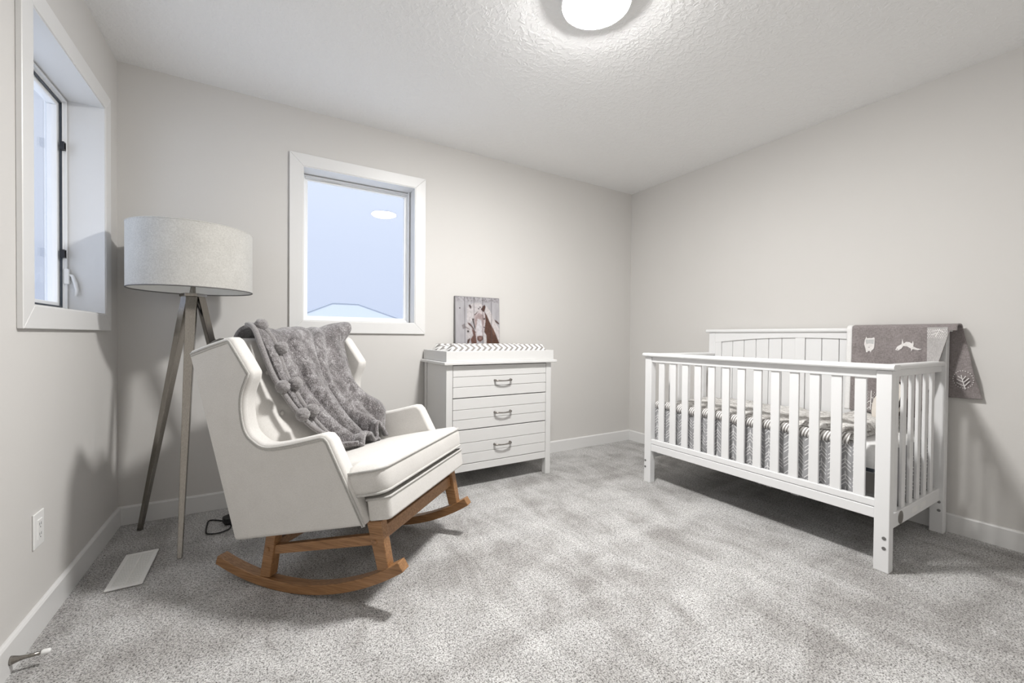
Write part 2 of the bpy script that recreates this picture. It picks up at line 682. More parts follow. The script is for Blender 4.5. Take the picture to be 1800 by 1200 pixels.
# ------------------------------------------------------------------ windows
def ring_boards(mk, a0, a1, z0, z1, w, d0, d1):
    """Four mitred boards around a rectangle (outer a0..a1,z0..z1), board width w, depth d0..d1."""
    o = [(a0, z0), (a1, z0), (a1, z1), (a0, z1)]
    i = [(a0 + w, z0 + w), (a1 - w, z0 + w), (a1 - w, z1 - w), (a0 + w, z1 - w)]
    res = []
    for k in range(4):
        j = (k + 1) % 4
        q = [o[k], o[j], i[j], i[k]]
        V = [mk(*p, d0) for p in q] + [mk(*p, d1) for p in q]
        Fc = [(3, 2, 1, 0), (4, 5, 6, 7)] + [(e, (e + 1) % 4, (e + 1) % 4 + 4, e + 4) for e in range(4)]
        res.append((V, Fc))
    return res


def ring_joined(*a):
    return join(*ring_boards(*a))


def window(name, label, mk, op, left):
    """mk(a, z, depth): depth > 0 goes outwards through the wall, < 0 into the room."""
    a0, a1, z0, z1 = op
    root = bpy.data.objects.new(name, None)
    root.empty_display_size = 0.1
    C.objects.link(root)
    base = mk((a0 + a1) / 2, z0, 0.0)
    root.location = base
    struct(root, label)
    cw = 0.076
    for b in ring_boards(mk, a0 - cw, a1 + cw, z0 - cw, z1 + cw, cw, 0.0, -0.016):
        part('casing_board', b, M['trim'], root, 0.002, 1, base=base)
    part('jamb_liner', ring_joined(mk, a0 - 0.012, a1 + 0.012, z0 - 0.012, z1 + 0.012, 0.0165, -0.012, 0.125), M['trim'], root, base=base)
    a0, a1, z0, z1 = a0 + 0.0045, a1 - 0.0045, z0 + 0.0045, z1 - 0.0045
    fr = part('frame', ring_joined(mk, a0, a1, z0, z1, 0.020, 0.122, 0.182), M['vinyl'], root, 0.002, 1, base=base)
    part('inner_stop', ring_joined(mk, a0 + 0.004, a1 - 0.004, z0 + 0.004, z1 - 0.004, 0.009, 0.112, 0.124), M['vinyl'], fr, 0.001, 1, base=base)
    sw = 0.030 if not left else 0.040
    s0 = 0.016
    sash = part('sash', ring_joined(mk, a0 + s0, a1 - s0, z0 + s0, z1 - s0, sw - s0 + 0.004, 0.134, 0.168), M['vinyl'], root, 0.003, 2, base=base)
    g = sw
    part('gasket', ring_joined(mk, a0 + g, a1 - g, z0 + g, z1 - g, 0.0032, 0.148, 0.156), plain('grey_gasket', (0.36, 0.39, 0.43), 0.6), sash, base=base)
    part('pane', join(box_mk(mk, a0 + g, a1 - g, z0 + g, z1 - g, 0.150, 0.154)), M['glass'], sash, base=base)
    if left:
        # insect screen frame clipped to the inside, lock lever on the far side
        scr = part('screen_frame', ring_joined(mk, a0 + 0.022, a1 - 0.020, z0 + 0.022, z1 - 0.022, 0.006, 0.1245, 0.131), M['dark'], root, base=base)
        for zc in (1.375, 1.86):
            fr4 = ring_joined(mk, a1 - 0.043, a1 - 0.020, zc - 0.018, zc + 0.018, 0.004, 0.112, 0.1246)
            part('screen_clip', fr4, M['black'], scr, base=base)
        lever = part('lock_lever', tube([mk(a1 - 0.010, 1.285, 0.118), mk(a1 - 0.012, 1.28, 0.095), mk(a1 - 0.013, 1.25, 0.086), mk(a1 - 0.013, 1.215, 0.080), mk(a1 - 0.013, 1.185, 0.083)], [0.006, 0.007, 0.008, 0.007, 0.005], 10), M['plastic'], root, smooth=True, base=base)
        part('lever_plate', box_mk(mk, a1 - 0.022, a1 - 0.001, 1.24, 1.31, 0.104, 0.122), M['plastic'], lever, 0.003, 2, base=base)
    else:
        part('meeting_lip', box_mk(mk, a1 - 0.0135, a1 - 0.004, z0, z1, 0.095, 0.123), M['vinyl'], fr, 0.001, 1, base=base)
        part('vent_latch', box_mk(mk, a0 + 0.11, a0 + 0.24, z1 - 0.036, z1 - 0.024, 0.129, 0.136), M['plastic'], sash, 0.002, 1, base=base)
    return root


def box_mk(mk, a0, a1, z0, z1, d0, d1):
    V = [mk(a, z, d) for d in (d0, d1) for a, z in ((a0, z0), (a1, z0), (a1, z1), (a0, z1))]
    Fc = [(3, 2, 1, 0), (4, 5, 6, 7)] + [(e, (e + 1) % 4, (e + 1) % 4 + 4, e + 4) for e in range(4)]
    return V, Fc


window('window_1', 'square white-cased window in the back wall, overcast sky outside', lambda a, z, d: (a, d, z), WB, False)
window('window_2', 'white-cased window in the left wall with dark clipped screen frame', lambda a, z, d: (-d, a, z), WL, True)


# ------------------------------------------------------------------ ceiling light
LC = (1.847, -1.62, H)
t = thing('ceiling_light', 'round lit flush-mount ceiling light with white rim', 'ceiling light', LC)
part('rim', lathe([(0.120, -0.0005), (0.149, -0.0005), (0.149, -0.026), (0.1465, -0.032), (0.1415, -0.0350), (0.137, -0.0335), (0.136, -0.014), (0.120, -0.010)], (0, 0, 0), 64, close=False), M['plastic'], t, smooth=False)
part('diffuser', lathe([(0.1345, -0.022), (0.1335, -0.034), (0.128, -0.041), (0.110, -0.048), (0.075, -0.054), (0.040, -0.057), (0.002, -0.058)], (0, 0, 0), 48, close=False), M['lamp'], t, smooth=True)

# ------------------------------------------------------------------ rocking chair
CH_O = (0.7123, -1.0718, 0.0)
CH_A = math.radians(-47)
chair = thing('rocking_chair', 'cream upholstered wingback rocking chair on honey wooden rockers', 'rocking chair', CH_O, CH_A)

BB_, BF_ = (-0.195, 0.185), (0.413, 0.327)
curve = catmull([(0.219, 0.633), (0.072, 0.594), (-0.034, 0.576), (-0.095, 0.595), (-0.139, 0.636), (-0.158, 0.713), (-0.154, 0.782), (-0.12, 0.862)], 6)
front_line = [BF_, (0.335, 0.470), (0.252, 0.620), (0.237, 0.633)] + curve + [(-0.170, 0.927), (-0.216, 0.986), (-0.226, 0.992), (-0.240, 0.990), (-0.330, 0.965), (-0.426, 0.935)]
pipe_line = front_line


def offset_line(pts, d):
    out = []
    for i, p in enumerate(pts):
        a = np.array(pts[max(i - 1, 0)])
        b = np.array(pts[min(i + 1, len(pts) - 1)])
        e = b - a
        e = e / (np.linalg.norm(e) + 1e-9)
        n_ = np.array([e[1], -e[0]])
        out.append((p[0] + n_[0] * d, p[1] + n_[1] * d))
    return out


T0, T1 = -0.030, 0.722
rim = offset_line(front_line, 0.014)
outline = [BB_, BF_] + rim[1:] + [(-0.442, 0.938)]


def side_panel(ta, tb, sgn):
    V, Fc = prism(outline, 'y', ta, tb)
    o = part('side_panel', (V, Fc), M['linen'], chair, 0.017, 4, True)
    ty = ta if sgn < 0 else tb
    p3 = [(p[0], ty + (-0.0005 if sgn < 0 else 0.0005), p[1]) for p in pipe_line]
    part('piping', tube(p3, 0.0042, 8), M['piping'], o, smooth=True)
    p4 = [(p[0], ty, p[1]) for p in offset_line(pipe_line, -0.010)]
    part('piping', tube(p4, 0.0030, 8), M['piping'], o, smooth=True)


side_panel(T0, T0 + 0.062, -1)
side_panel(T1 - 0.062, T1, 1)

# backrest between the side panels: outer back plane and padded, buttoned inner face
ti0, ti1 = T0 + 0.046, T1 - 0.046


def back_inner(u, v):
    """u across, v from seat (0) to top (1): padded inner back surface."""
    s, z = interp([(0, -0.030, 0.44), (0.25, -0.090, 0.58), (0.6, -0.185, 0.78), (0.9, -0.270, 0.965), (1.0, -0.305, 1.000)], v)
    tt = ti0 + (ti1 - ti0) * u
    puff = 0.022 * (1 - (2 * u - 1) ** 4) * (1 - (2 * v - 1) ** 6) - 0.055 * (2 * u - 1) ** 10 * (1 - sstep(0.75, 0.95, v))
    for bu, bv in ((0.2, 0.42), (0.4, 0.42), (0.6, 0.42), (0.8, 0.42), (0.2, 0.70), (0.4, 0.70), (0.6, 0.70), (0.8, 0.70)):
        puff -= 0.020 * math.exp(-(((u - bu) / 0.045) ** 2 + ((v - bv) / 0.045) ** 2))
    return s + puff, tt, z


nu, nv = 48, 48
Vb, Fb = grid(back_inner, nu, nv)
k0 = len(Vb)
back_pts = [(-0.195, 0.190), (-0.310, 0.56), (-0.428, 0.922), (-0.424, 0.948), (-0.402, 0.970), (-0.360, 0.990), (-0.328, 1.000)]
for s, z in back_pts:
    Vb += [(s, ti0, z), (s, ti1, z)]
for i in range(len(back_pts) - 1):
    a = k0 + 2 * i
    Fb.append((a, a + 1, a + 3, a + 2))
# join the roll to the grid's top row and close the underside
last = k0 + 2 * (len(back_pts) - 1)
Fb.append(tuple([last, last + 1] + [nv * (nu + 1) + i for i in range(nu, -1, -1)]))
Fb.append(tuple([k0 + 1, k0] + [i for i in range(nu + 1)]))
bk = part('backrest', (Vb, Fb), M['linen'], chair, smooth=True)
for bu, bv in ((0.2, 0.42), (0.4, 0.42), (0.2, 0.70), (0.6, 0.42), (0.8, 0.42), (0.4, 0.70), (0.6, 0.70), (0.8, 0.70)):
    s, tt, z = back_inner(bu, bv)
    part('button', ball((s + 0.003, tt, z), 0.011, 12, 8, (0.6, 1, 1)), M['linen'], bk, smooth=True)

# seat base: T-shaped plan, tilted up towards the front
SL = math.atan2(0.327 - 0.185, 0.413 + 0.195)


def tilt(sx, tt, h):
    """along the tilted seat plane: sx measured horizontally, h above the base's underside."""
    z0 = 0.185 + (sx + 0.195) * math.tan(SL)
    return (sx - h * math.sin(SL) * 0.6, tt, z0 + h)


def t_plan(sb, sn, sf, ta, tb, ia, ib, r=0.03):
    """T outline, counterclockwise: narrow back (ia..ib) from sb to sn, full width to sf."""
    pts = [(sb, ia), (sn, ia), (sn, ta)]
    for k in range(5):
        a = -math.pi / 2 + k * math.pi / 8
        pts.append((sf - r + r * math.cos(a), ta + r + r * math.sin(a)))
    for k in range(5):
        a = k * math.pi / 8
        pts.append((sf - r + r * math.cos(a), tb - r + r * math.sin(a)))
    pts += [(sn, tb), (sn, ib), (sb, ib)]
    return pts


pl = t_plan(-0.17, 0.408, 0.500, 0.002, 0.690, ti0 + 0.016, ti1 - 0.016, 0.02)
n = len(pl)
V = [tilt(p[0], p[1], 0.002) for p in pl] + [tilt(p[0], p[1], 0.084) for p in pl]
Fc = [tuple(range(n))[::-1], tuple(range(n, 2 * n))] + [(i, (i + 1) % n, (i + 1) % n + n, i + n) for i in range(n)]
sb_ = part('seat_base', (V, Fc), M['linen'], chair, 0.010, 3, True)
part('piping', tube([tilt(p[0] + (0.0 if i > 2 else 0), p[1], 0.083) for i, p in enumerate(pl[2:-2])], 0.0045, 8), M['piping'], sb_, smooth=True)
dust = part('dust_cover', (lambda q: ([tilt(a, b, h) for h in (-0.010, 0.001) for a, b in q], [(3, 2, 1, 0), (4, 5, 6, 7), (0, 1, 5, 4), (1, 2, 6, 5), (2, 3, 7, 6), (3, 0, 4, 7)]))([(-0.14, 0.05), (0.40, 0.05), (0.40, 0.64), (-0.14, 0.64)]), M['black_cloth'], chair)

# seat cushion
cp = t_plan(-0.055, 0.352, 0.498, -0.014, 0.704, ti0 + 0.020, ti1 - 0.020, 0.045)


def dens(pts, step=0.02):
    out = []
    for i, p in enumerate(pts):
        q = pts[(i + 1) % len(pts)]
        L = math.hypot(q[0] - p[0], q[1] - p[1])
        m_ = max(1, int(L / step))
        out += [(p[0] + (q[0] - p[0]) * k / m_, p[1] + (q[1] - p[1]) * k / m_) for k in range(m_)]
    return out


cd = dens(cp)
cc = (0.358, 0.345)
n = len(cd)


def cush(p, scale, h):
    a = cc[0] + (p[0] - cc[0]) * scale
    b = cc[1] + (p[1] - cc[1]) * scale
    if h > H1 + 0.001:
        h = H1 + 0.004 + 0.030 * max(0.0, 1 - ((a - 0.20) / 0.34) ** 2) * max(0.0, 1 - ((b - 0.345) / 0.40) ** 2)
    return tilt(a, b, h)


H0, H1 = 0.100, 0.196
rings = [(0.0, H0 + 0.000), (0.55, H0 + 0.0), (0.92, H0 + 0.002), (0.985, H0 + 0.004), (1.0, H0 + 0.008), (1.012, H0 + 0.03), (1.016, (H0 + H1) / 2), (1.012, H1 - 0.03), (1.0, H1 - 0.008), (0.985, H1 - 0.003), (0.94, H1 + 0.005), (0.85, H1 + 0.014), (0.70, H1 + 0.022), (0.5, H1 + 0.029), (0.25, H1 + 0.033), (0.0, H1 + 0.034)]
V, Fc = [], []
for sc_, h in rings:
    V += [cush(p, max(sc_, 0.001), h) for p in cd]
for i in range(len(rings) - 1):
    for k in range(n):
        q = (k + 1) % n
        Fc.append((i * n + k, i * n + q, (i + 1) * n + q, (i + 1) * n + k))
cu = part('seat_cushion', (V, Fc), M['linen'], chair, smooth=True)
part('piping', tube([cush(p, 1.004, H1 - 0.006) for p in cd], 0.0050, 8, closed=True), M['piping'], cu, smooth=True)
part('piping', tube([cush(p, 1.004, H0 + 0.006) for p in cd], 0.0050, 8, closed=True), M['piping'], cu, smooth=True)

# wooden undercarriage
RR = 0.9975


def rocker(ta, tb):
    a0, a1 = math.asin(-0.332 / RR), math.asin(0.552 / RR)
    inner_ = []
    outer_ = []
    for k in range(29):
        a = a0 + (a1 - a0) * k / 28
        outer_.append((RR * math.sin(a), RR - RR * math.cos(a)))
        q = RR - 0.038
        inner_.append((q * math.sin(a), RR - q * math.cos(a)))
    return prism(outer_ + inner_[::-1], 'y', ta, tb)


def slant_bar(b, tpt, ws, ta, tb, wt=None):
    """Bar in the s-z plane from b to tpt with width ws (bottom) wt (top) along s."""
    wt = ws if wt is None else wt
    poly = [(b[0] - ws / 2, b[1]), (b[0] + ws / 2, b[1] + 0.006), (tpt[0] + wt / 2, tpt[1] + 0.006), (tpt[0] - wt / 2, tpt[1])]
    return prism(poly, 'y', ta, tb)


for ta, tb, sg in ((0.0, 0.045, -1), (0.620, 0.665, 1)):
    part('rocker', rocker(ta, tb), M['wood'], chair, 0.003, 2)
    fl_ = part('front_leg', slant_bar((0.468, 0.155), (0.427, 0.330), 0.048, ta + 0.003, tb - 0.003, 0.060), M['wood'], chair, 0.003, 2)
    rl_ = part('rear_leg', slant_bar((-0.075, 0.040), (-0.043, 0.226), 0.052, ta + 0.003, tb - 0.003, 0.046), M['wood'], chair, 0.003, 2)
    tc = ta if sg < 0 else tb
    for lg, (s, z) in ((fl_, (0.433, 0.258)), (rl_, (-0.060, 0.157))):
        part('plug', ball((s, tc + 0.003 * -sg, z), 0.0105, 14, 8, (1, 0.7, 1)), M['wood'], lg, smooth=True)
    mid = (ta + tb) / 2
    poly = [(-0.046, 0.135), (0.425, 0.242), (0.418, 0.280), (-0.050, 0.170)]
    part('side_stretcher', prism(poly, 'y', mid - 0.013, mid + 0.013), M['wood'], chair, 0.003, 2)
part('front_stretcher', prism([(0.428, 0.248), (0.455, 0.254), (0.448, 0.302), (0.421, 0.298)], 'y', 0.040, 0.625), M['wood'], chair, 0.003, 2)
part('rear_stretcher', prism([(-0.072, 0.140), (-0.046, 0.145), (-0.050, 0.180), (-0.076, 0.175)], 'y', 0.040, 0.625), M['wood'], chair, 0.003, 2)

# ------------------------------------------------------------------ plush throw with pom-poms on the chair back
throw = thing('throw_blanket', 'grey plush throw with pom-poms draped over the rocking chair back', 'blanket', CH_O, CH_A)
TK = [  # v, s, z, tL, tR
    (0.00, -0.438, 0.800, 0.210, 0.560),
    (0.10, -0.448, 0.895, 0.205, 0.620),
    (0.17, -0.424, 0.968, 0.185, 0.690),
    (0.22, -0.366, 1.006, 0.155, 0.715),
    (0.28, -0.286, 1.010, 0.128, 0.690),
    (0.36, -0.230, 0.945, 0.118, 0.635),
    (0.50, -0.150, 0.785, 0.130, 0.612),
    (0.64, -0.068, 0.640, 0.165, 0.640),
    (0.76, -0.010, 0.540, 0.225, 0.665),
    (0.85, 0.038, 0.490, 0.270, 0.640),
    (0.93, 0.095, 0.487, 0.300, 0.590),
    (1.00, 0.130, 0.492, 0.320, 0.560),
]


def throw_surf(u, v, lift=0.0):
    s, z, tl, tr = interp(TK, v)
    s2, z2, _, _ = interp(TK, min(1.0, v + 0.01))
    s1, z1, _, _ = interp(TK, max(0.0, v - 0.01))
    dx, dz = s2 - s1, z2 - z1
    L = math.hypot(dx, dz) + 1e-9
    nx, nz = -dz / L, dx / L          # towards the sitter / up
    tt = tl + (tr - tl) * u
    g = sstep(0.18, 0.75, v)
    am = 0.007 + 0.020 * g
    f = am * math.sin(2 * math.pi * (2.3 * u + 0.35 * v) + 0.6) + 0.28 * am * math.sin(2 * math.pi * (6.1 * u - 0.9 * v) + 2.1)
    # one deep central pleat, deeper towards the seat
    pc = 0.60 + 0.06 * math.sin(3.0 * v) - 0.10 * sstep(0.2, 0.5, v) + 0.16 * sstep(0.5, 0.95, v)
    f -= (0.020 + 0.030 * g) * math.exp(-((u - pc) / 0.020) ** 2)
    f += (0.014 + 0.020 * g) * math.exp(-((u - pc - 0.065) / 0.045) ** 2)
    pc2 = 0.28 + 0.1 * v
    f -= 0.012 * g * math.exp(-((u - pc2) / 0.03) ** 2)
    # ruffles at the bottom edge
    f += 0.016 * sstep(0.84, 0.97, v) * math.sin(2 * math.pi * (3.2 * u + 0.2 + 0.3 * v)) ** 2
    f = max(f, -0.026) + 0.022
    # far edge is pushed onto the wing, and bulges on the far arm
    e = sstep(0.72, 1.0, u)
    top = sstep(0.10, 0.2, v) * (1 - sstep(0.25, 0.36, v))
    s += e * 0.085 * top
    z += e * 0.040 * math.exp(-((v - 0.24) / 0.06) ** 2)
    bul = math.exp(-((v - 0.70) / 0.09) ** 2) * sstep(0.80, 1.0, u)
    s += bul * 0.060
    z += bul * 0.045
    tt += bul * 0.018
    f += lift
    return s + nx * f * 1.0, tt + 0.004 * math.sin(9 * v), z + nz * f


to = part('fabric', grid(throw_surf, 150, 190), M['plush'], throw, smooth=True)
solidify(to, 0.015, 1.0)
# two rolled edges along the near side, each carrying pom-poms
cords = [
    [(0.25, 0.055), (0.30, 0.08), (0.36, 0.125), (0.46, 0.10), (0.54, 0.075), (0.62, 0.065), (0.70, 0.085), (0.78, 0.115)],
    [(0.25, 0.01), (0.30, -0.025), (0.38, -0.045), (0.46, -0.06), (0.53, -0.068), (0.60, -0.075), (0.68, -0.075), (0.76, -0.06)],
]
for cpts in cords:
    vals = catmull([(a, b) for a, b in cpts], 6)
    part('rolled_edge', tube([throw_surf(b, a, 0.016) for a, b in vals], 0.0115, 10), M['pom'], throw, smooth=True)
poms = [(0.282, 0.055, 0.016), (0.375, 0.130, 0.030), (0.512, 0.085, 0.032), (0.518, -0.065, 0.022), (0.638, -0.080, 0.022), (0.628, 0.065, 0.032)]
for a, b, lift in poms:
    p = throw_surf(b, a, lift + 0.008)
    V, Fc = ball(p, 0.0275, 28, 20)
    V2 = []
    for v in V:
        d_ = np.array(v) - np.array(p)
        k = 1 + 0.07 * math.sin(31 * d_[0] / 0.028 + 3 * a * 50) * math.sin(27 * d_[2] / 0.028) + 0.05 * rng.normal()
        V2.append(tuple(np.array(p) + d_ * k))
    part('pom_pom', (V2, Fc), M['pom'], throw, smooth=True)

# ------------------------------------------------------------------ tripod floor lamp
LX, LY = 0.351, -0.285
lamp = thing('floor_lamp', 'brushed metal tripod floor lamp with beige linen drum shade', 'floor lamp', (LX, LY, 0))
feet = [(0.113, -0.130), (0.335, -0.569), (0.605, -0.157)]
for fx, fy in feet:
    dx, dy = fx - LX, fy - LY
    L = math.hypot(dx, dy)
    ex, ey = dx / L, dy / L
    px_, py_ = -ey, ex
    top_c = (ex * 0.030, ey * 0.030, 1.208)
    bot_c = (ex * L, ey * L, 0.002)
    V = []
    for (c, wr, wt) in ((bot_c, 0.010, 0.009), (top_c, 0.016, 0.0225)):
        for a, b in ((-1, -1), (1, -1), (1, 1), (-1, 1)):
            V.append((c[0] + ex * wr * a + px_ * wt * b, c[1] + ey * wr * a + py_ * wt * b, c[2]))
    Fc = [(3, 2, 1, 0), (4, 5, 6, 7), (0, 1, 5, 4), (1, 2, 6, 5), (2, 3, 7, 6), (3, 0, 4, 7)]
    part('leg', (V, Fc), M['nickel'], lamp, 0.0015, 1)
hexa = []
for fx, fy in feet:
    a = math.atan2(fy - LY, fx - LX)
    for s in (-1, 1):
        hexa.append((0.052 * math.cos(a) - s * -0.026 * math.sin(a), 0.052 * math.sin(a) + s * -0.026 * math.cos(a)))
ang = sorted(hexa, key=lambda p: math.atan2(p[1], p[0]))
part('top_plate', prism(ang, 'z', 1.206, 1.222), M['nickel'], lamp, 0.0015, 1)
stem = part('stem', tube([(0, 0, 1.22), (0, 0, 1.31)], 0.011, 16), M['nickel'], lamp, smooth=False)
part('socket', tube([(0, 0, 1.305), (0, 0, 1.37)], 0.019, 20), M['plastic'], lamp)
part('bulb', lathe([(0.013, 0.0), (0.016, 0.02), (0.030, 0.055), (0.032, 0.075), (0.024, 0.098), (0.008, 0.110), (0.001, 0.111)], (0, 0, 1.37), 20, close=False), plain('frosted_bulb', (0.85, 0.85, 0.83), 0.3), lamp, smooth=True)
SR, SZ0, SZ1 = 0.257, 1.238, 1.541
shade = part('lamp_shade', lathe([(SR, SZ0), (SR, SZ1)], (0, 0, 0), 96, close=False), M['shade_out'], lamp, smooth=True)
part('lining', lathe([(SR - 0.003, SZ0 + 0.001), (SR - 0.003, SZ1 - 0.001)], (0, 0, 0), 96, close=False), M['shade_in'], shade, smooth=True)
for z in (SZ0, SZ1):
    part('rim_ring', tube([((SR - 0.0015) * math.cos(a), (SR - 0.0015) * math.sin(a), z) for a in np.linspace(0, 2 * math.pi, 96, endpoint=False)], 0.0032, 6, closed=True), plain('shade_rim', (0.16, 0.155, 0.15), 0.6) if z == SZ0 else M['shade_out'], shade, smooth=True)
for k in range(3):
    a = math.radians(100 + 120 * k)
    part('spider_arm', tube([(0.012 * math.cos(a), 0.012 * math.sin(a), 1.300), (0.10 * math.cos(a), 0.10 * math.sin(a), 1.285), ((SR - 0.004) * math.cos(a), (SR - 0.004) * math.sin(a), 1.243)], 0.0020, 6), M['nickel'], shade, smooth=True)
cord = catmull([(0.004, 0.0, 1.205), (0.03, 0.004, 1.13), (0.075, 0.025, 1.02), (0.125, 0.06, 0.88), (0.17, 0.10, 0.60), (0.205, 0.115, 0.30), (0.215, 0.09, 0.06), (0.19, 0.07, 0.006), (0.155, 0.05, 0.006)], 6)
part('cord', tube(cord, 0.0032, 8), M['black'], lamp, smooth=True)
loop = catmull([(0.150, 0.035, 0.012), (0.118, 0.066, 0.006), (0.075, 0.100, 0.006), (0.055, 0.095, 0.006), (0.053, 0.040, 0.006), (0.056, -0.038, 0.006), (0.066, -0.076, 0.006), (0.110, -0.094, 0.006), (0.150, -0.074, 0.006), (0.163, -0.040, 0.007), (0.160, -0.006, 0.010)], 6)
part('cord', tube(loop, 0.0036, 8), M['black'], lamp, smooth=True)
sw_ = part('foot_switch', prism([(0.118, 0.040), (0.132, -0.004), (0.175, -0.012), (0.205, 0.006), (0.205, 0.052), (0.160, 0.075)], 'z', 0.003, 0.040), M['black'], lamp, 0.008, 3, True)

# ------------------------------------------------------------------ dresser
DX0, DX1, DYF, DYB = 1.668, 2.500, -0.443, -0.020
dr = thing('dresser', 'white three-drawer dresser with plank fronts by the back wall', 'dresser', ((DX0 + DX1) / 2, (DYF + DYB) / 2, 0))
db = tuple(dr.location)
PW = 0.044
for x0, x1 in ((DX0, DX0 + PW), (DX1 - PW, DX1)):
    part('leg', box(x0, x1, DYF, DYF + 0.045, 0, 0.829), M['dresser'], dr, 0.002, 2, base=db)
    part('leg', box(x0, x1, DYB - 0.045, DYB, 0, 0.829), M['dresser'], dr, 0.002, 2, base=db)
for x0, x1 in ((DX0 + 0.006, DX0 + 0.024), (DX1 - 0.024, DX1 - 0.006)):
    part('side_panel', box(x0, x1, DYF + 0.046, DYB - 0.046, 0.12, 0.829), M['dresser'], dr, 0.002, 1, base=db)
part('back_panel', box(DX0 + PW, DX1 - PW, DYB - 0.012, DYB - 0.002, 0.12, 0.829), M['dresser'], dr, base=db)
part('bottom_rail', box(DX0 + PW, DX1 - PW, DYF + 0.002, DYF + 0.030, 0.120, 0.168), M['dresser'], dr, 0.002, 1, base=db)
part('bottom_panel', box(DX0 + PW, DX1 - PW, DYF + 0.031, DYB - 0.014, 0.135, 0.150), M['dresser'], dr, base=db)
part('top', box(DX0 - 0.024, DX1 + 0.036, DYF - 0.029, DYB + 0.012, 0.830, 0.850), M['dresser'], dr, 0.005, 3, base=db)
dz = [(0.612, 0.682, 0.749, 0.824), (0.401, 0.466, 0.532, 0.606), (0.172, 0.240, 0.310, 0.395)]
xa, xb = DX0 + PW + 0.003, DX1 - PW - 0.003
for k, zz in enumerate(dz):
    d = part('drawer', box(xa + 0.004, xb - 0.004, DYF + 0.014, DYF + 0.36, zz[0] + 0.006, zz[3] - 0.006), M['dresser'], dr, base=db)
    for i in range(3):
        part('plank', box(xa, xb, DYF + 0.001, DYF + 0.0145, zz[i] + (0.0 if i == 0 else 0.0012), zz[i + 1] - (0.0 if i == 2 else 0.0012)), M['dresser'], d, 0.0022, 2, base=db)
    hz = (0.717, 0.497, 0.277)[k]
    hx0, hx1 = 2.024, 2.148
    path = [(hx0, DYF + 0.001, hz), (hx0, DYF - 0.014, hz), (hx0 + 0.006, DYF - 0.023, hz - 0.001)] + [(hx0 + 0.006 + (hx1 - hx0 - 0.012) * q, DYF - 0.024 - 0.006 * math.sin(math.pi * q), hz - 0.003 * math.sin(math.pi * q)) for q in np.linspace(0.08, 0.92, 9)] + [(hx1 - 0.006, DYF - 0.023, hz - 0.001), (hx1, DYF - 0.014, hz), (hx1, DYF + 0.001, hz)]
    rr_ = [0.0085, 0.0075, 0.0065] + [0.0050 + 0.0008 * math.cos(2 * math.pi * q) for q in np.linspace(0.08, 0.92, 9)] + [0.0065, 0.0075, 0.0085]
    part('handle', tube(path, rr_, 12), M['pewter'], d, smooth=True, label='pewter bar pull', base=db)

# changing tray, pad, picture
TX0, TX1, TY0, TY1 = 1.664, 2.516, -0.452, -0.016
tr_ = thing('changing_tray', 'white open changing tray on top of the dresser', 'changing tray', ((TX0 + TX1) / 2, (TY0 + TY1) / 2, 0.8502))
tb_ = tuple(tr_.location)
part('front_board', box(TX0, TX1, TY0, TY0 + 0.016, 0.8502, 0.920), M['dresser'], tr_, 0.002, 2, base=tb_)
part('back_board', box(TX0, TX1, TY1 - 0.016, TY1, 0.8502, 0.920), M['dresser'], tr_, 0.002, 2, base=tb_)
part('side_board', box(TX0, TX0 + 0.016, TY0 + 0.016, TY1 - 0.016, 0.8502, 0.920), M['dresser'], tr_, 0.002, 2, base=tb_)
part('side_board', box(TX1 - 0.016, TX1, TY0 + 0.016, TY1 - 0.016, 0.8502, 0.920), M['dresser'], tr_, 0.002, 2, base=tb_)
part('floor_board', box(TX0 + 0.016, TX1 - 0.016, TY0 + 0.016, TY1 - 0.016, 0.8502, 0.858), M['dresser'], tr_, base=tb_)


def pad_surf(u, v):
    x = TX0 + 0.020 + (TX1 - TX0 - 0.040) * u
    y = TY0 + 0.020 + (TY1 - TY0 - 0.058) * v
    ex = min(u, 1 - u) * (TX1 - TX0)
    ey = min(v, 1 - v) * (TY1 - TY0)
    e = min(sstep(0, 0.060, ex), sstep(0, 0.035, ey))
    valley = 0.030 * math.exp(-((v - 0.5) / 0.20) ** 2)
    return x, y, 0.886 + 0.078 * e - valley * e


pv, pf = grid(pad_surf, 80, 40)
k0 = len(pv)
edge = [i for i in range(81)] + [j * 81 + 80 for j in range(1, 41)] + [40 * 81 + i for i in range(79, -1, -1)] + [j * 81 for j in range(39, 0, -1)]
pv += [(pv[i][0], pv[i][1], 0.8585) for i in edge]
ne = len(edge)
pf += [(edge[i], edge[(i + 1) % ne], k0 + (i + 1) % ne, k0 + i) for i in range(ne)] + [tuple(range(k0, k0 + ne))]
tag(part('changing_pad', (pv, pf), M['chevron'], smooth=True), 'changing pad with grey and white chevron cover in the tray', 'changing pad')


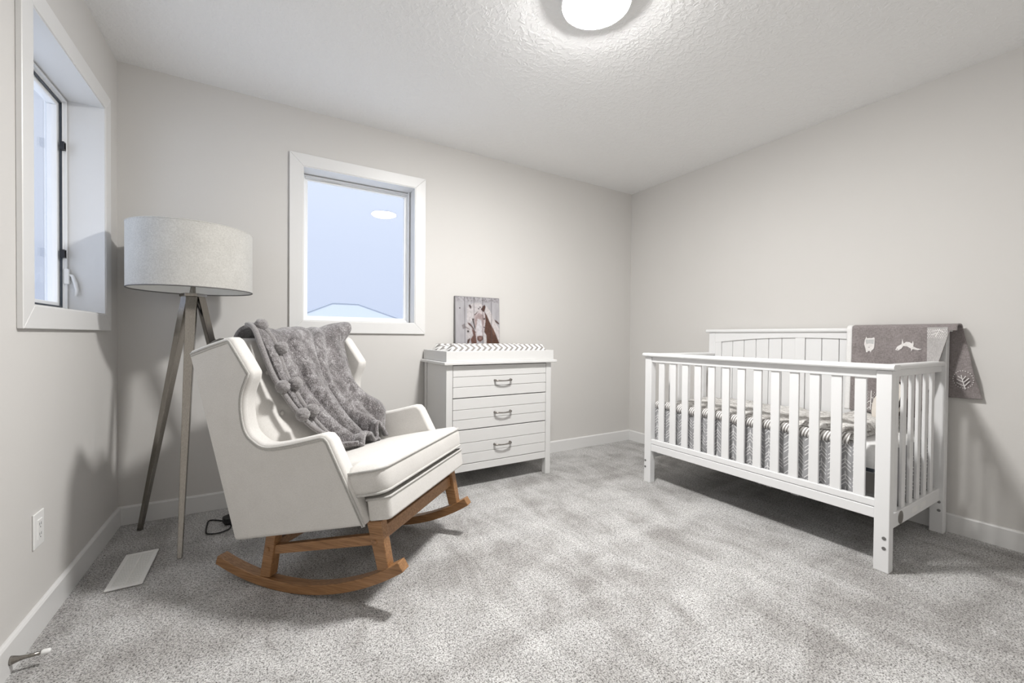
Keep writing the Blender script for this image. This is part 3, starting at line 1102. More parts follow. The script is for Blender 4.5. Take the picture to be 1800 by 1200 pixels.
def picture():
    x0, x1, zb, zt, yb = 1.902, 2.286, 0.9215, 1.324, -0.0005
    lean = 0.016                                  # foot stands a little out from the wall
    th = 0.024
    root = thing('horse_picture', 'brown and white canvas print of a mare and foal on planks', 'picture', ((x0 + x1) / 2, -0.03, zb))
    b = tuple(root.location)

    def yof(z, front):
        q = (zt - z) / (zt - zb)
        return -0.0015 - lean * q - (th if front else 0.0)
    V = [(x0, yof(zb, 1), zb), (x1, yof(zb, 1), zb), (x1, yof(zt, 1), zt), (x0, yof(zt, 1), zt), (x0, yof(zb, 0), zb), (x1, yof(zb, 0), zb), (x1, yof(zt, 0), zt), (x0, yof(zt, 0), zt)]
    Fc = [(0, 1, 2, 3), (7, 6, 5, 4), (0, 4, 5, 1), (1, 5, 6, 2), (2, 6, 7, 3), (3, 7, 4, 0)]
    part('canvas', (V, Fc), plain('canvas_edge', (0.22, 0.215, 0.22), 0.8), root, 0.002, 2, base=b)
    # the printed image: a colour per vertex on a fine grid over the canvas front
    nx, nz = 150, 160
    ux = np.linspace(0, 1, nx + 1)
    vz = np.linspace(0, 1, nz + 1)
    U, Vv = np.meshgrid(ux, vz)
    X = 205 + 915 * U
    Y = 115 + 955 * Vv * 1.11
    rn = np.random.default_rng(3)

    def fbm(sx, sy):
        a = np.zeros_like(X)
        for o_ in range(3):
            k = 2 ** o_
            g = rn.random((int(sy * k) + 3, int(sx * k) + 3))
            gx, gy = U * sx * k, Vv * sy * k
            ix, iy = gx.astype(int), gy.astype(int)
            fx, fy = gx - ix, gy - iy
            a += ((g[iy, ix] * (1 - fx) + g[iy, ix + 1] * fx) * (1 - fy) + (g[iy + 1, ix] * (1 - fx) + g[iy + 1, ix + 1] * fx) * fy) / k
        return a / 1.75

    def inside(poly):
        r = np.zeros(X.shape, bool)
        j = len(poly) - 1
        for i in range(len(poly)):
            (xi, yi), (xj, yj) = poly[i], poly[j]
            cond = ((yi > Y) != (yj > Y)) & (X < (xj - xi) * (Y - yi) / (yj - yi + 1e-9) + xi)
            r ^= cond
            j = i
        return r

    def soft(poly):
        m_ = inside(poly).astype(float)
        for _ in range(2):
            p = np.pad(m_, 1, mode='edge')
            m_ = (p[1:-1, 1:-1] * 2 + p[:-2, 1:-1] + p[2:, 1:-1] + p[1:-1, :-2] + p[1:-1, 2:]) / 6
        return m_[..., None]

    def disc(cx, cy, r):
        return np.clip(1.4 - np.hypot(X - cx, Y - cy) / r, 0, 1)[..., None]
    grain = fbm(14, 4)[..., None]
    fine = fbm(40, 40)[..., None]
    img = np.ones(X.shape + (3,)) * np.array([0.50, 0.50, 0.515]) * (0.78 + 0.40 * grain)
    band = np.clip((235 - Y) / 60, 0, 1)[..., None] * np.clip(2.2 * fine - 0.75, 0, 1)
    img = img * (1 - 0.75 * band) + np.array([0.13, 0.11, 0.115]) * 0.75 * band

    def paint(poly, col, op=1.0):
        nonlocal img
        m_ = soft(poly) * op
        img = img * (1 - m_) + np.array(col) * (0.75 + 0.5 * fine) * m_
    paint([(830, 270), (930, 400), (1000, 560), (1125, 780), (1125, 1180), (1000, 1000), (900, 600), (810, 400)], (0.66, 0.635, 0.625))
    paint([(560, 240), (700, 225), (800, 300), (740, 420), (600, 480), (540, 600), (450, 720), (430, 560), (440, 330)], (0.62, 0.60, 0.60))
    paint([(800, 400), (850, 480), (900, 600), (950, 700), (1000, 790), (1050, 900), (1120, 1080), (1125, 1180), (830, 1180), (835, 900), (790, 830), (820, 600)], (0.115, 0.062, 0.045))
    paint([(940, 680), (985, 760), (1040, 880), (990, 900), (950, 800)], (0.20, 0.12, 0.09), 0.7)
    paint([(590, 490), (640, 430), (690, 370), (790, 400), (815, 500), (812, 620), (795, 740), (775, 850), (765, 960), (700, 1045), (635, 1005), (618, 900), (600, 800), (580, 650), (548, 560)], (0.60, 0.55, 0.545))
    paint([(600, 500), (690, 440), (780, 480), (800, 600), (770, 760), (740, 620), (660, 560), (640, 660), (600, 760), (590, 620)], (0.34, 0.245, 0.235), 0.65)
    paint([(650, 560), (730, 580), (740, 760), (740, 900), (640, 900), (630, 740)], (0.68, 0.68, 0.70), 0.8)
    paint([(535, 555), (565, 570), (600, 720), (612, 800), (590, 760), (560, 650)], (0.07, 0.05, 0.045))
    paint([(580, 480), (640, 425), (660, 400), (640, 450), (600, 490)], (0.10, 0.06, 0.05))
    paint([(722, 365), (760, 300), (802, 258), (826, 300), (812, 360), (800, 410), (770, 412)], (0.085, 0.045, 0.035))
    paint([(468, 288), (500, 268), (532, 320), (508, 362)], (0.075, 0.05, 0.05))
    paint([(640, 930), (690, 915), (760, 920), (772, 990), (700, 1046), (642, 1000)], (0.15, 0.085, 0.07))
    paint([(670, 940), (730, 935), (735, 990), (690, 1000)], (0.30, 0.20, 0.18))
    paint([(410, 640), (470, 690), (530, 765), (565, 880), (545, 965), (470, 1005), (425, 960), (415, 800)], (0.58, 0.56, 0.56))
    paint([(440, 640), (500, 660), (560, 740), (620, 860), (600, 850), (520, 730), (470, 690)], (0.13, 0.08, 0.07))
    paint([(530, 765), (600, 830), (625, 1000), (640, 1180), (540, 1180), (505, 985), (560, 900)], (0.17, 0.09, 0.07))
    paint([(440, 1000), (500, 955), (490, 1010), (465, 1070), (430, 1080)], (0.10, 0.06, 0.05))
    paint([(330, 700), (390, 660), (400, 720), (470, 760), (500, 800), (420, 760), (350, 780)], (0.18, 0.15, 0.15), 0.7)
    paint([(1010, 568), (1062, 590), (1130, 655), (1100, 668), (1040, 622)], (0.10, 0.065, 0.055))
    paint([(785, 850), (820, 880), (840, 1000), (830, 1180), (790, 1180), (775, 960)], (0.62, 0.60, 0.59))
    for cx, cy, r in ((795, 558, 20), (562, 572, 16), (455, 825, 24), (680, 350, 14), (710, 318, 14), (790, 735, 14), (290, 352, 14)):
        m_ = disc(cx, cy, r)
        img = img * (1 - m_) + np.array([0.04, 0.03, 0.03]) * m_
    for sx in (390, 580, 762, 950):
        m_ = np.exp(-((X - sx) / 6.5) ** 2)[..., None] * 0.72
        img = img * (1 - m_) + np.array([0.09, 0.085, 0.09]) * m_
    img = np.clip(img * np.array([0.76, 0.74, 0.755]), 0, 1)
    Vg = [(x0 + 0.003 + (x1 - x0 - 0.006) * u, yof(zt - (zt - zb) * v, 1) - 0.0007, zt - 0.003 - (zt - zb - 0.006) * v) for v in vz for u in ux]
    Fg = [(j * (nx + 1) + i, (j + 1) * (nx + 1) + i, (j + 1) * (nx + 1) + i + 1, j * (nx + 1) + i + 1) for j in range(nz) for i in range(nx)]
    tm = NT('printed_canvas')
    at = tm.n.new('ShaderNodeVertexColor')
    at.layer_name = 'print'
    tm.set(at.outputs[0], 0.7, 0, 0.2)
    o = part('print', (Vg, Fg), tm.m, root, base=b)
    ca = o.data.color_attributes.new('print', 'FLOAT_COLOR', 'POINT')
    ca.data.foreach_set('color', np.concatenate([img.reshape(-1, 3), np.ones((img.shape[0] * img.shape[1], 1))], 1).astype(np.float32).ravel())


picture()

# ------------------------------------------------------------------ crib
KX0, KX1, KY0, KY1 = 2.985, 3.768, -2.256, -0.908   # y0 = near end, y1 = far end
crib = thing('crib', 'white wooden slatted baby crib along the right wall', 'crib', ((KX0 + KX1) / 2, (KY0 + KY1) / 2, 0))
kb = tuple(crib.location)
LW = 0.054


def kp(name, VF, bevel=0.003, parent=None, mat='white', seg=2, label=None, smooth=False):
    return part(name, VF, M[mat], parent or crib, bevel, seg, smooth, label, kb)


def bolts(par, x, y, zs):
    for z in zs:
        kp('bolt', lathe([(0.0075, 0.0), (0.0075, -0.0015), (0.004, -0.0022), (0.001, -0.0015)], (x, y, z), 16, 'x', True), 0, par, 'chrome')


for y0, y1, yb in ((KY0, KY0 + LW, KY0 + 0.017), (KY1 - LW, KY1, KY1 - 0.012)):
    a = kp('front_leg', box(KX0, KX0 + 0.048, y0, y1, 0, 0.884))
    bolts(a, KX0 - 0.0002, yb, (0.150, 0.106))
    b2 = kp('rear_post', box(KX1 - 0.048, KX1, y0, y1, 0, 1.064))
    bolts(b2, KX1 - 0.0482, yb, (0.165, 0.120))
FY0, FY1 = KY0 + LW, KY1 - LW
kp('top_rail', box(KX0 + 0.006, KX0 + 0.036, FY0, FY1, 0.847, 0.886))
capP = [(-0.014, 0.886), (0.052, 0.886), (0.058, 0.894), (0.058, 0.902), (0.050, 0.911), (-0.010, 0.911), (-0.018, 0.904), (-0.018, 0.894)]
kp('rail_cap', prism([(KX0 + p[0], p[1]) for p in capP], 'y', KY0 - 0.012, KY1 + 0.012), 0.0025)
br = kp('bottom_rail', box(KX0 + 0.006, KX0 + 0.034, FY0, FY1, 0.225, 0.272))
kp('upper_lip', box(KX0 + 0.008, KX0 + 0.034, FY0, FY1, 0.2745, 0.307), 0.003, br)
s0 = None
for k in range(13):
    yc = -1.037 - k * (2.141 - 1.037) / 12
    if s0 is None:
        s0 = kp('slat', box(KX0 + 0.013, KX0 + 0.027, yc - 0.022, yc + 0.022, 0.300, 0.852), 0.003)
        yc0 = yc
    else:
        c = s0.copy()
        C.objects.link(c)
        c.parent = crib
        c.location = (0, yc - yc0, 0)
# end frames
ex0, ex1 = KX0 + 0.048, KX1 - 0.048
for yy, out in ((KY0 + 0.016, -1), (KY1 - 0.016 - 0.026, 1)):
    kp('end_top_rail', box(ex0, ex1, yy, yy + 0.026, 0.852, 0.886))
    capE = [(-0.012, 0.886), (0.038, 0.886), (0.040, 0.900), (0.034, 0.908), (-0.008, 0.908), (-0.014, 0.900)]
    kp('end_rail_cap', prism([(yy + p[0], p[1]) for p in capE], 'x', KX0 + 0.060, KX1 - 0.050), 0.0025)
    eb = kp('end_bottom_rail', box(ex0, ex1, yy, yy + 0.026, 0.170, 0.236))
    for k in range(6):
        xc = ex0 + (ex1 - ex0) * (k + 1) / 7
        kp('end_slat', box(xc - 0.020, xc + 0.020, yy + 0.007, yy + 0.020, 0.230, 0.856), 0.003)
    if out < 0:
        kp('maker_badge', lathe([(0.030, 0.0), (0.030, -0.002), (0.026, -0.003), (0.001, -0.003)], (3.172, yy + 0.0005, 0.203), 28, 'y'), 0, eb, 'pewter', label='oval metal badge')
        for bx0 in (3.315, 3.43):
            kp('sticker', box(bx0, bx0 + 0.075, yy - 0.0012, yy + 0.001, 0.190, 0.216), 0, eb, 'plastic')
# headboard panel along the wall
BX = KX1 - 0.036
bd = 0.022
yn, yf = KY0 + LW, KY1 - LW
ym = -1.5635
kp('headboard_cap', prism([(KX1 - 0.048 + p[0], p[1] + 0.178) for p in [(-0.010, 0.886), (0.046, 0.886), (0.050, 0.894), (0.050, 0.902), (0.044, 0.910), (-0.006, 0.910), (-0.014, 0.903), (-0.014, 0.894)]], 'y', KY0 - 0.012, KY1 + 0.020), 0.0025)
arch = []
for k in range(25):
    q = k / 24
    arch.append((yn + (yf - yn) * q, 0.985 + 0.042 * (1 - (2 * q - 1) ** 2)))
kp('arched_rail', prism(arch + [(yf, 1.066), (yn, 1.066)], 'x', BX - 0.012, BX + 0.014), 0.002)
stile = [(yf - 0.048, yf), (ym - 0.029, ym + 0.029), (yn, yn + 0.048)]
for a, b in stile:
    kp('stile', box(BX - 0.010, BX + 0.012, a, b, 0.24, 1.040 if abs(a + b - 2 * ym) < 0.01 else 1.000), 0.002)
kp('lower_rail', box(BX - 0.012, BX + 0.014, yn, yf, 0.235, 0.305), 0.002)
for a, b in ((yn + 0.048, ym - 0.029), (ym + 0.029, yf - 0.048)):
    for k in range(6):
        p0 = a + (b - a) * k / 6
        p1 = a + (b - a) * (k + 1) / 6
        kp('bead_plank', box(BX - 0.002, BX + 0.008, p0 + 0.0012, p1 - 0.0012, 0.30, 1.032), 0.0035, seg=2)
kp('mattress_frame', box(KX0 + 0.085, KX1 - 0.070, KY0 + 0.085, KY1 - 0.085, 0.405, 0.425), 0.003, mat='dark')

# ------------------------------------------------------------------ bedding in the crib
MX0, MX1, MY0, MY1 = KX0 + 0.066, KX1 - 0.062, KY0 + 0.062, KY1 - 0.062


def rounded_slab(x0, x1, y0, y1, z0, z1, r=0.03, puff=0.008, nx=26, ny=44, wob=0.0):
    def top(u, v):
        x, y = x0 + (x1 - x0) * u, y0 + (y1 - y0) * v
        e = min(u * (x1 - x0), (1 - u) * (x1 - x0), v * (y1 - y0), (1 - v) * (y1 - y0))
        h = z1 - r * (1 - math.sqrt(max(0, 1 - (1 - min(e / r, 1)) ** 2)))
        h += puff * (1 - (2 * u - 1) ** 4) * (1 - (2 * v - 1) ** 4)
        h += wob * (math.sin(23 * y + 5 * x) * math.sin(17 * x + 2.0 + 4 * y) + 0.6 * math.sin(41 * y - 23 * x)) * min(1, e / r)
        return x, y, h
    V, Fc = grid(top, nx, ny)
    k0 = len(V)
    w = nx + 1
    edge = list(range(w)) + [j * w + nx for j in range(1, ny + 1)] + [ny * w + i for i in range(nx - 1, -1, -1)] + [j * w for j in range(ny - 1, 0, -1)]
    V += [(V[i][0], V[i][1], z0) for i in edge]
    n_ = len(edge)
    Fc += [(edge[i], edge[(i + 1) % n_], k0 + (i + 1) % n_, k0 + i) for i in range(n_)] + [tuple(range(k0, k0 + n_))]
    return V, Fc


tag(part('mattress', rounded_slab(MX0 + 0.006, MX1, MY0, MY1, 0.426, 0.528), M['sheet'], smooth=True), 'white-sheeted crib mattress showing at the near end', 'mattress')


# quilt: folded back before the near end
QY0, QY1 = MY0 + 0.10, MY1
quilt = thing('quilt', 'grey and white feather-print quilt on the crib mattress', 'quilt', ((MX0 + MX1) / 2, (QY0 + QY1) / 2, 0.530))
qb = tuple(quilt.location)
part('top_cloth', rounded_slab(MX0 + 0.012, MX1 - 0.004, QY0, QY1, 0.539, 0.562, 0.022, 0.014, 60, 110, 0.006), M['feather'], quilt, smooth=True, base=qb)


def binding(u, v):
    y = QY0 + (QY1 - QY0) * u
    a = math.pi * 1.2 * v - 0.15
    r = 0.026 + 0.0012 * math.sin(60 * y)
    sag = 0.004 * math.sin(17 * y)
    return MX0 - 0.004 - r * math.sin(a) * 0.95, y, 0.545 + sag + r * math.cos(a)


part('striped_binding', grid(binding, 160, 14), M['stripe'], quilt, smooth=True, base=qb)
part('folded_corner', rounded_slab(MX0 + 0.02, MX1 - 0.03, MY0 + 0.095, MY0 + 0.33, 0.566, 0.590, 0.02, 0.012, 30, 20, 0.008), M['feather'], quilt, smooth=True, base=qb)


# dust ruffle hanging in front of the mattress
def ruffle(u, v):
    y = (MY0 + 0.055) + (MY1 + 0.02 - MY0 - 0.055) * u
    z = 0.528 - (0.528 - (0.212 + 0.004 * math.sin(8 * y) + 0.003 * math.sin(31 * y))) * v
    fold = 0.007 * math.sin(2 * math.pi * 8.3 * u + 1.2 * math.sin(5 * v)) + 0.005 * math.sin(2 * math.pi * 19 * u + 2 * v) * v
    cr = 0.005 * math.sin(38 * z + 30 * y) * v
    return MX0 - 0.012 + fold * (0.25 + 0.75 * v) + cr, y, z


ruf = part('crib_skirt', grid(ruffle, 260, 60), M['arrow'], smooth=True)
solidify(ruf, 0.002, 0.0)
tag(ruf, 'grey crib skirt with white arrow print hanging behind the front slats', 'crib skirt')


def ruffle_end(u, v):
    x = MX0 + 0.06 + (MX1 - MX0 - 0.06) * u
    z = 0.500 - (0.500 - 0.215 - 0.015 * math.sin(19 * x)) * v
    y = MY0 - 0.006 + 0.008 * math.sin(2 * math.pi * 5.2 * u) * (0.3 + v) 
    return x, y, z


def arrow_end_mat():
    return M['arrow']


re_ = part('crib_skirt_end', grid(ruffle_end, 120, 40), M['arrow'], smooth=True)
solidify(re_, 0.002, 0.0)
re_.name = 'crib_skirt'
tag(re_, 'grey arrow-print crib skirt panel behind the near end slats', 'crib skirt')

# small cushion leaning in the near corner
cz = 0.545


def cushion_surf():
    nu_, nv_ = 28, 20
    V, Fc = [], []
    c = np.array((3.530, -2.080, 0.682))
    ax = np.array((0.80, -0.60, 0.0))
    nz_ = np.array((-0.56, 0.75, 0.36))
    nz_ /= np.linalg.norm(nz_)
    ax = ax - nz_ * ax.dot(nz_)
    ax /= np.linalg.norm(ax)
    ay = np.cross(nz_, ax)
    for i in range(nv_ + 1):
        p = math.pi * i / nv_
        for k in range(nu_):
            t_ = 2 * math.pi * k / nu_
            ct, st = math.cos(t_), math.sin(t_)
            rx = math.copysign(abs(ct) ** 0.75, ct) * 0.100
            ry = math.copysign(abs(st) ** 0.75, st) * 0.112
            r_ = math.sin(p) ** 0.8 if 0 < i < nv_ else 0.0
            h = 0.042 * math.cos(p)
            V.append(tuple(c + ax * rx * r_ + ay * ry * r_ + nz_ * h))
    for i in range(nv_):
        for k in range(nu_):
            q = (k + 1) % nu_
            Fc.append((i * nu_ + k, i * nu_ + q, (i + 1) * nu_ + q, (i + 1) * nu_ + k))
    seam = [tuple(c + ax * math.copysign(abs(math.cos(a)) ** 0.75, math.cos(a)) * 0.102 + ay * math.copysign(abs(math.sin(a)) ** 0.75, math.sin(a)) * 0.114) for a in np.linspace(0, 2 * math.pi, 56, endpoint=False)]
    return V, Fc, seam


V, Fc, seam = cushion_surf()
cr_ = thing('cushion', 'cream cushion with dark piping in the near corner of the crib', 'cushion', (3.53, -2.08, 0.575))
part('cover', (V, Fc), M['cushion_cream'], cr_, smooth=True, base=tuple(cr_.location))
part('piping', tube(seam, 0.006, 8, closed=True), M['black_cloth'], cr_, smooth=True, base=tuple(cr_.location), label='dark piping')

# ------------------------------------------------------------------ knitted blanket over the headboard
BY0, BY1 = -2.300, -1.862
KB_F = KX1 - 0.048 - 0.014 - 0.006    # x just in front of the cap
KB_B = KX1 + 0.010


def kb_bottom(y):
    """height of the front flap's lower edge along y."""
    q = sstep(-2.155, -2.275, y)
    return 0.600 + (1.07 - 0.600) * min(1.0, max(0.0, (-2.165 - y) / 0.11)) if y < -2.165 else 0.600


def kb_wave(y, z):
    d = max(0.0, 1.09 - z)
    return 0.006 * sstep(0.0, 0.25, d) * math.sin(2 * math.pi * (y + 1.86) / 0.135 + 0.8) + 0.002 * sstep(0, 0.2, d) * math.sin(2 * math.pi * y / 0.06)


def kb_x(y, z):
    return KB_F - 0.014 - kb_wave(y, z) - 0.05 * max(0, 0.95 - z) ** 1.2


def kb_surf(u, v):
    # u along the rail from far (0) to near (1); v from the back hem over the rail to the front hem
    y = BY1 + (BY0 - BY1) * u
    zt = 1.101
    if v < 0.40:                            # back flap, hanging behind the headboard
        q = 1 - v / 0.40
        zb = 0.700 + 0.02 * u
        z = zt - 0.020 - (zt - 0.020 - zb) * q
        flare = 0.075 * q * sstep(0.62, 1.0, u)
        yy = y - flare
        x = KB_B + 0.004 - (0.016 + 0.010 * math.sin(9 * q + 2)) * sstep(-2.270, -2.32, yy) * sstep(0.05, 0.4, q)
        return x, yy, z
    if v < 0.52:                            # over the cap
        a = math.pi * (v - 0.40) / 0.12
        xc, rx = (KB_B + 0.004 + KB_F - 0.014) / 2, (KB_B + 0.004 - KB_F + 0.014) / 2
        return xc + rx * math.cos(a), y, zt - 0.020 + 0.022 * math.sin(a) ** 0.7
    q = (v - 0.52) / 0.48
    z = (zt - 0.020) - ((zt - 0.020) - kb_bottom(y)) * q
    return kb_x(y, z), y, z


blanket = thing('crib_blanket', 'taupe knitted baby blanket with woodland prints over the crib headboard', 'blanket', (3.74, -2.08, 1.10))
bb_ = tuple(blanket.location)
ko = part('knit_cloth', grid(kb_surf, 90, 150), M['knit'], blanket, smooth=True, base=bb_)
solidify(ko, 0.006, 0.0)


def on_front(poly, mat, name, lift=0.0055, far=False):
    """Flat print shape (y,z polygon) laid on the front flap, or on the part hanging past the post."""
    V = []
    for y, z in poly:
        if far:
            V.append((KB_B - 0.030 - lift + 0.0, y, z))
        else:
            V.append((kb_x(y, z) - lift, y, min(z, 1.096)))
    return V, [tuple(range(len(V)))]


def dense(poly, st=0.006):
    out = []
    for i, p in enumerate(poly):
        q = poly[(i + 1) % len(poly)]
        m_ = max(1, int(math.hypot(q[0] - p[0], q[1] - p[1]) / st))
        out += [(p[0] + (q[0] - p[0]) * k / m_, p[1] + (q[1] - p[1]) * k / m_) for k in range(m_)]
    return out


def stroke(p, q, w):
    d_ = np.array(q) - np.array(p)
    n_ = np.array((-d_[1], d_[0])) / (np.linalg.norm(d_) + 1e-9) * w / 2
    return [tuple(np.array(p) + n_), tuple(np.array(q) + n_), tuple(np.array(q) - n_), tuple(np.array(p) - n_)]


def flat_print(name, polys, mat, fn):
    V, Fc = [], []
    for pg in polys:
        k = len(V)
        V += [fn(y, z) for y, z in pg]
        Fc.append(tuple(range(k, k + len(pg))))
    return part(name, (V, Fc), mat, blanket, base=bb_)


FR = lambda lift: (lambda y, z: (kb_x(y, z) - 0.0050 - lift, y, z))
bear = [(-1.931, 1.035), (-1.935, 1.026), (-1.947, 1.028), (-1.96, 1.028), (-1.967, 1.032), (-1.971, 1.027), (-1.971, 0.999), (-1.97, 0.976), (-1.966, 0.963), (-1.957, 0.955), (-1.955, 0.944), (-1.949, 0.953), (-1.94, 0.952), (-1.936, 0.943), (-1.93, 0.946), (-1.927, 0.967), (-1.921, 0.992), (-1.925, 1.019)]
fox = [(-2.061, 0.963), (-2.07, 0.982), (-2.088, 0.995), (-2.091, 1.025), (-2.097, 0.998), (-2.107, 1.008), (-2.121, 1.007), (-2.131, 0.999), (-2.135, 1.015), (-2.138, 0.997), (-2.137, 0.983), (-2.15, 0.975), (-2.169, 0.969), (-2.154, 0.964), (-2.134, 0.969), (-2.129, 0.957), (-2.127, 0.972), (-2.111, 0.983), (-2.096, 0.985), (-2.089, 0.971), (-2.074, 0.959)]
flat_print('bear_print', [bear], M['print_white'], FR(0.0008))
flat_print('bear_face', [[(-1.929, 1.019), (-1.968, 1.019), (-1.966, 0.993), (-1.944, 0.997), (-1.931, 0.993)]], M['print_grey'], FR(0.0016))
flat_print('fox_print', [fox], M['print_white'], FR(0.0008))
flat_print('bear_nose', [[(-1.945 + 0.003 * math.cos(a), 0.974 + 0.002 * math.sin(a)) for a in np.linspace(0, 6.28, 8, endpoint=False)]], M['knit'], FR(0.0016))
flat_print('fox_eye', [[(-2.070 + 0.003 * math.cos(a), 0.967 + 0.0025 * math.sin(a)) for a in np.linspace(0, 6.28, 8, endpoint=False)]], M['knit'], FR(0.0016))


# lighter corner block with dotted tree
def strip_patch(y0, y1, ztop, zlow):
    polys = []
    for i in range(12):
        ya, yb2 = y0 + (y1 - y0) * i / 12, y0 + (y1 - y0) * (i + 1) / 12
        za, zb2 = max(kb_bottom(ya), zlow) + 0.001, max(kb_bottom(yb2), zlow) + 0.001
        for j in range(8):
            f0, f1 = j / 8, (j + 1) / 8
            polys.append([(ya, za + (ztop - za) * f0), (yb2, zb2 + (ztop - zb2) * f0), (yb2, zb2 + (ztop - zb2) * f1), (ya, za + (ztop - za) * f1)])
    return polys


flat_print('light_corner_block', strip_patch(-2.190, -2.268, 1.086, 0.62), M['knit_light'], FR(0.0005))
dots = []
for i in range(9):
    for j in range(6):
        y, z = -2.196 - i * 0.0082 + (0.004 if j % 2 else 0), 1.074 - j * 0.0085
        if z > kb_bottom(y) + 0.012:
            dots.append([(y + 0.0022 * math.cos(a), z + 0.0022 * math.sin(a)) for a in np.linspace(0, 6.28, 6, endpoint=False)])
dots += [stroke((-2.238, 1.078), (-2.222, 1.036), 0.0035), stroke((-2.236, 1.072), (-2.206, 1.066), 0.003), stroke((-2.230, 1.058), (-2.207, 1.046), 0.003), stroke((-2.236, 1.073), (-2.252, 1.060), 0.003)]
flat_print('dotted_tree_print', dots, M['print_white'], FR(0.0014))
# inner tree seen between the slats
it = [stroke((-1.965, 0.725), (-1.962, 0.615), 0.005), stroke((-1.963, 0.668), (-1.925, 0.635), 0.004), stroke((-1.962, 0.632), (-1.930, 0.602), 0.004), stroke((-1.964, 0.690), (-1.990, 0.665), 0.004), stroke((-1.963, 0.655), (-1.990, 0.632), 0.004)]
for i in range(9):
    for j in range(13):
        y, z = -1.925 - i * 0.009 + (0.0045 if j % 2 else 0), 0.715 - j * 0.0085
        if abs(y + 1.963) > 0.008:
            it.append([(y + 0.0021 * math.cos(a), z + 0.0021 * math.sin(a)) for a in np.linspace(0, 6.28, 6, endpoint=False)])
flat_print('dotted_tree_print', it, M['print_white'], FR(0.0012))


# ring-and-branch emblem on the part hanging beyond the post
def flap_x(y, z):
    q = (1.081 - z) / (1.081 - 0.72)
    return KB_B + 0.004 - (0.016 + 0.010 * math.sin(9 * q + 2)) * sstep(-2.270, -2.32, y) * sstep(0.05, 0.4, q) - 0.0095


em = [stroke((-2.303, 0.839), (-2.317, 0.767), 0.0042)]
for a, b in [((-2.309, 0.819), (-2.288, 0.833)), ((-2.311, 0.803), (-2.284, 0.817)), ((-2.314, 0.783), (-2.284, 0.798)), ((-2.31, 0.817), (-2.321, 0.836)), ((-2.312, 0.801), (-2.332, 0.826)), ((-2.315, 0.783), (-2.334, 0.81))]:
    em.append(stroke(a, b, 0.0036))
for k in range(24):
    a = 2 * math.pi * k / 24
    y, z = -2.309 + 0.039 * math.cos(a), 0.817 + 0.045 * math.sin(a)
    em.append([(y + 0.0023 * math.cos(b), z + 0.0023 * math.sin(b)) for b in np.linspace(0, 6.28, 6, endpoint=False)])
flat_print('branch_ring_print', em, M['print_white'], lambda y, z: (flap_x(y, z), y, z))
# white edging at the far side of the blanket
V, Fc = grid(lambda u, v: (lambda p: (p[0] - (0.002 if v > 0.3 else -0.0), p[1] + 0.026 * (1 - u), p[2] + 0.001))(kb_surf(0.0, 0.30 + 0.70 * v)), 3, 70)
eo = part('white_edging', (V, Fc), M['sheet'], blanket, smooth=True, base=bb_)
solidify(eo, 0.004, 0.0)

# ------------------------------------------------------------------ small fixtures
ol = thing('wall_outlet', 'white wall outlet low on the left wall', 'outlet', (0, -0.915, 0.29))
ob = tuple(ol.location)
part('cover_plate', box(0.0003, 0.006, -0.952, -0.878, 0.292, 0.410), M['plastic'], ol, 0.0025, 2, base=ob)
ins = part('receptacle', box(0.005, 0.0085, -0.932, -0.898, 0.317, 0.385), M['plastic'], ol, 0.0012, 1, base=ob)
for zc in (0.334, 0.368):
    for yy in (-0.921, -0.909):
        part('slot', box(0.0080, 0.0088, yy - 0.0011, yy + 0.0011, zc - 0.004, zc + 0.005), M['dark'], ins, base=ob)
    part('ground_hole', lathe([(0.0022, 0.0), (0.0022, 0.0008)], (0.0081, -0.915, zc - 0.010), 10, 'x'), M['dark'], ins, base=ob)

vt = thing('floor_vent', 'white metal floor register set in the carpet by the left wall', 'floor vent', (0.182, -0.590, 0))
vb_ = tuple(vt.location)
vx0, vx1, vy0, vy1 = 0.124, 0.240, -0.746, -0.434
part('frame', ring_joined(lambda a, b, d: (a, b, d), vx0, vx1, vy0, vy1, 0.016, 0.003, 0.010), M['plastic'], vt, 0.0015, 1, base=vb_)
part('damper', box(vx0 + 0.014, vx1 - 0.014, vy0 + 0.014, vy1 - 0.014, 0.0005, 0.004), plain('grey_damper', (0.30, 0.30, 0.31), 0.5), vt, base=vb_)
nl = 24
lv0 = None
for k in range(nl):
    yc = vy0 + 0.022 + (vy1 - vy0 - 0.044) * k / (nl - 1)
    if lv0 is None:
        lv0 = part('louver', box(vx0 + 0.014, vx1 - 0.014, yc - 0.0042, yc + 0.0042, 0.0045, 0.0095), M['plastic'], vt, base=vb_)
        ly0 = yc
    else:
        c = lv0.copy()
        C.objects.link(c)
        c.parent = vt
        c.location = (0, yc - ly0, 0)
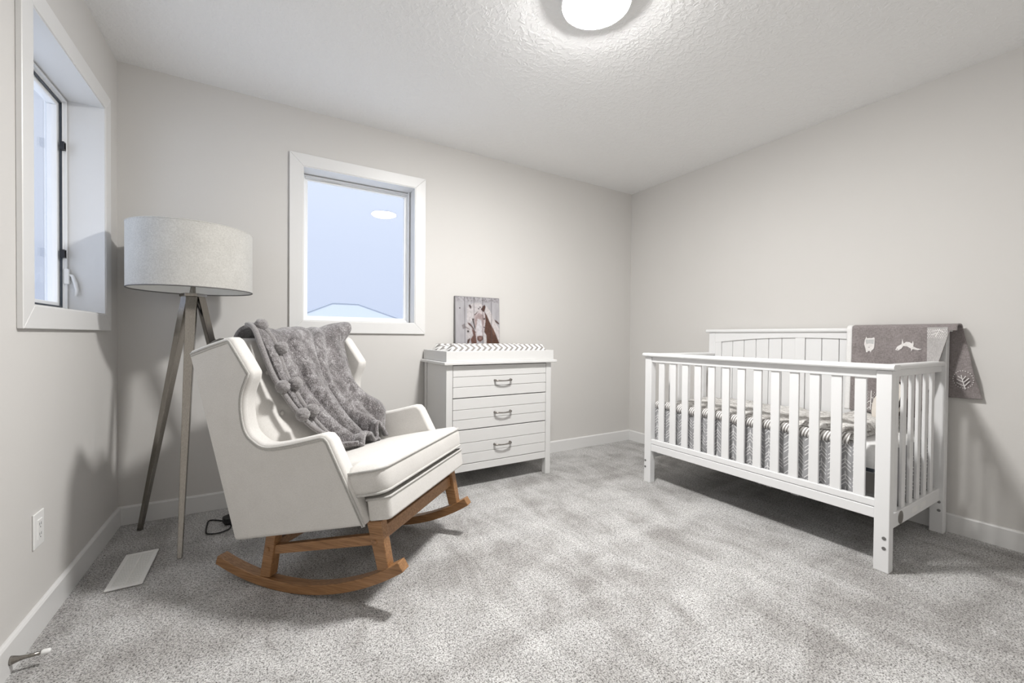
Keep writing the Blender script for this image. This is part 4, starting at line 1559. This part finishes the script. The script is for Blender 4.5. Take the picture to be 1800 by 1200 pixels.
part('centre_bar', box((vx0 + vx1) / 2 - 0.003, (vx0 + vx1) / 2 + 0.003, vy0 + 0.014, vy1 - 0.014, 0.004, 0.0098), M['plastic'], vt, base=vb_)

ds = thing('door_stop', 'small metal door stop with white tip on the left baseboard', 'door stop', (0.013, -1.128, 0.040))
part('shaft', lathe([(0.013, 0.0), (0.0115, 0.006), (0.0075, 0.018), (0.0052, 0.034), (0.0045, 0.068)], (0, 0, 0), 20, 'x'), M['nickel'], ds, smooth=True)
part('rubber_tip', lathe([(0.0062, 0.064), (0.0075, 0.067), (0.0075, 0.080), (0.0055, 0.084), (0.001, 0.085)], (0, 0, 0), 20, 'x'), M['plastic'], ds, smooth=True)

# ------------------------------------------------------------------ outside
struct(part('ground', box(-60, 60, -60, 90, -3.3, -3.0), M['snow']), 'snow-covered ground outside')


def house(label, x0, x1, y0, y1, ze, zr, hip):
    h = thing('neighbour_house', label, 'house', ((x0 + x1) / 2, (y0 + y1) / 2, -3.0))
    b = tuple(h.location)
    part('walls', box(x0 + 0.35, x1 - 0.35, y0 + 0.35, y1 - 0.35, -3.0, ze), M['siding'], h, base=b)
    yc = (y0 + y1) / 2
    V = [(x0, y0, ze), (x1, y0, ze), (x1, y1, ze), (x0, y1, ze), (x0 + hip, yc, zr), (x1 - hip, yc, zr)]
    Fc = [(0, 1, 5, 4), (2, 3, 4, 5), (1, 2, 5), (3, 0, 4), (3, 2, 1, 0)]
    part('snowy_roof', (V, Fc), M['roof'], h, base=b)
    part('ridge', tube([(x0 + hip, yc, zr), (x1 - hip, yc, zr)], 0.05, 6), M['ridge'], h, base=b)
    part('hip_edge', tube([(x1, y0, ze), (x1 - hip, yc, zr)], 0.05, 6), M['ridge'], h, base=b)
    part('hip_edge', tube([(x0, y0, ze), (x0 + hip, yc, zr)], 0.05, 6), M['ridge'], h, base=b)
    return h


house('snow-dusted hip-roofed neighbouring house beyond the back window', -1.9, 8.0, 7.5, 16.5, 0.0, 2.06, 4.52)
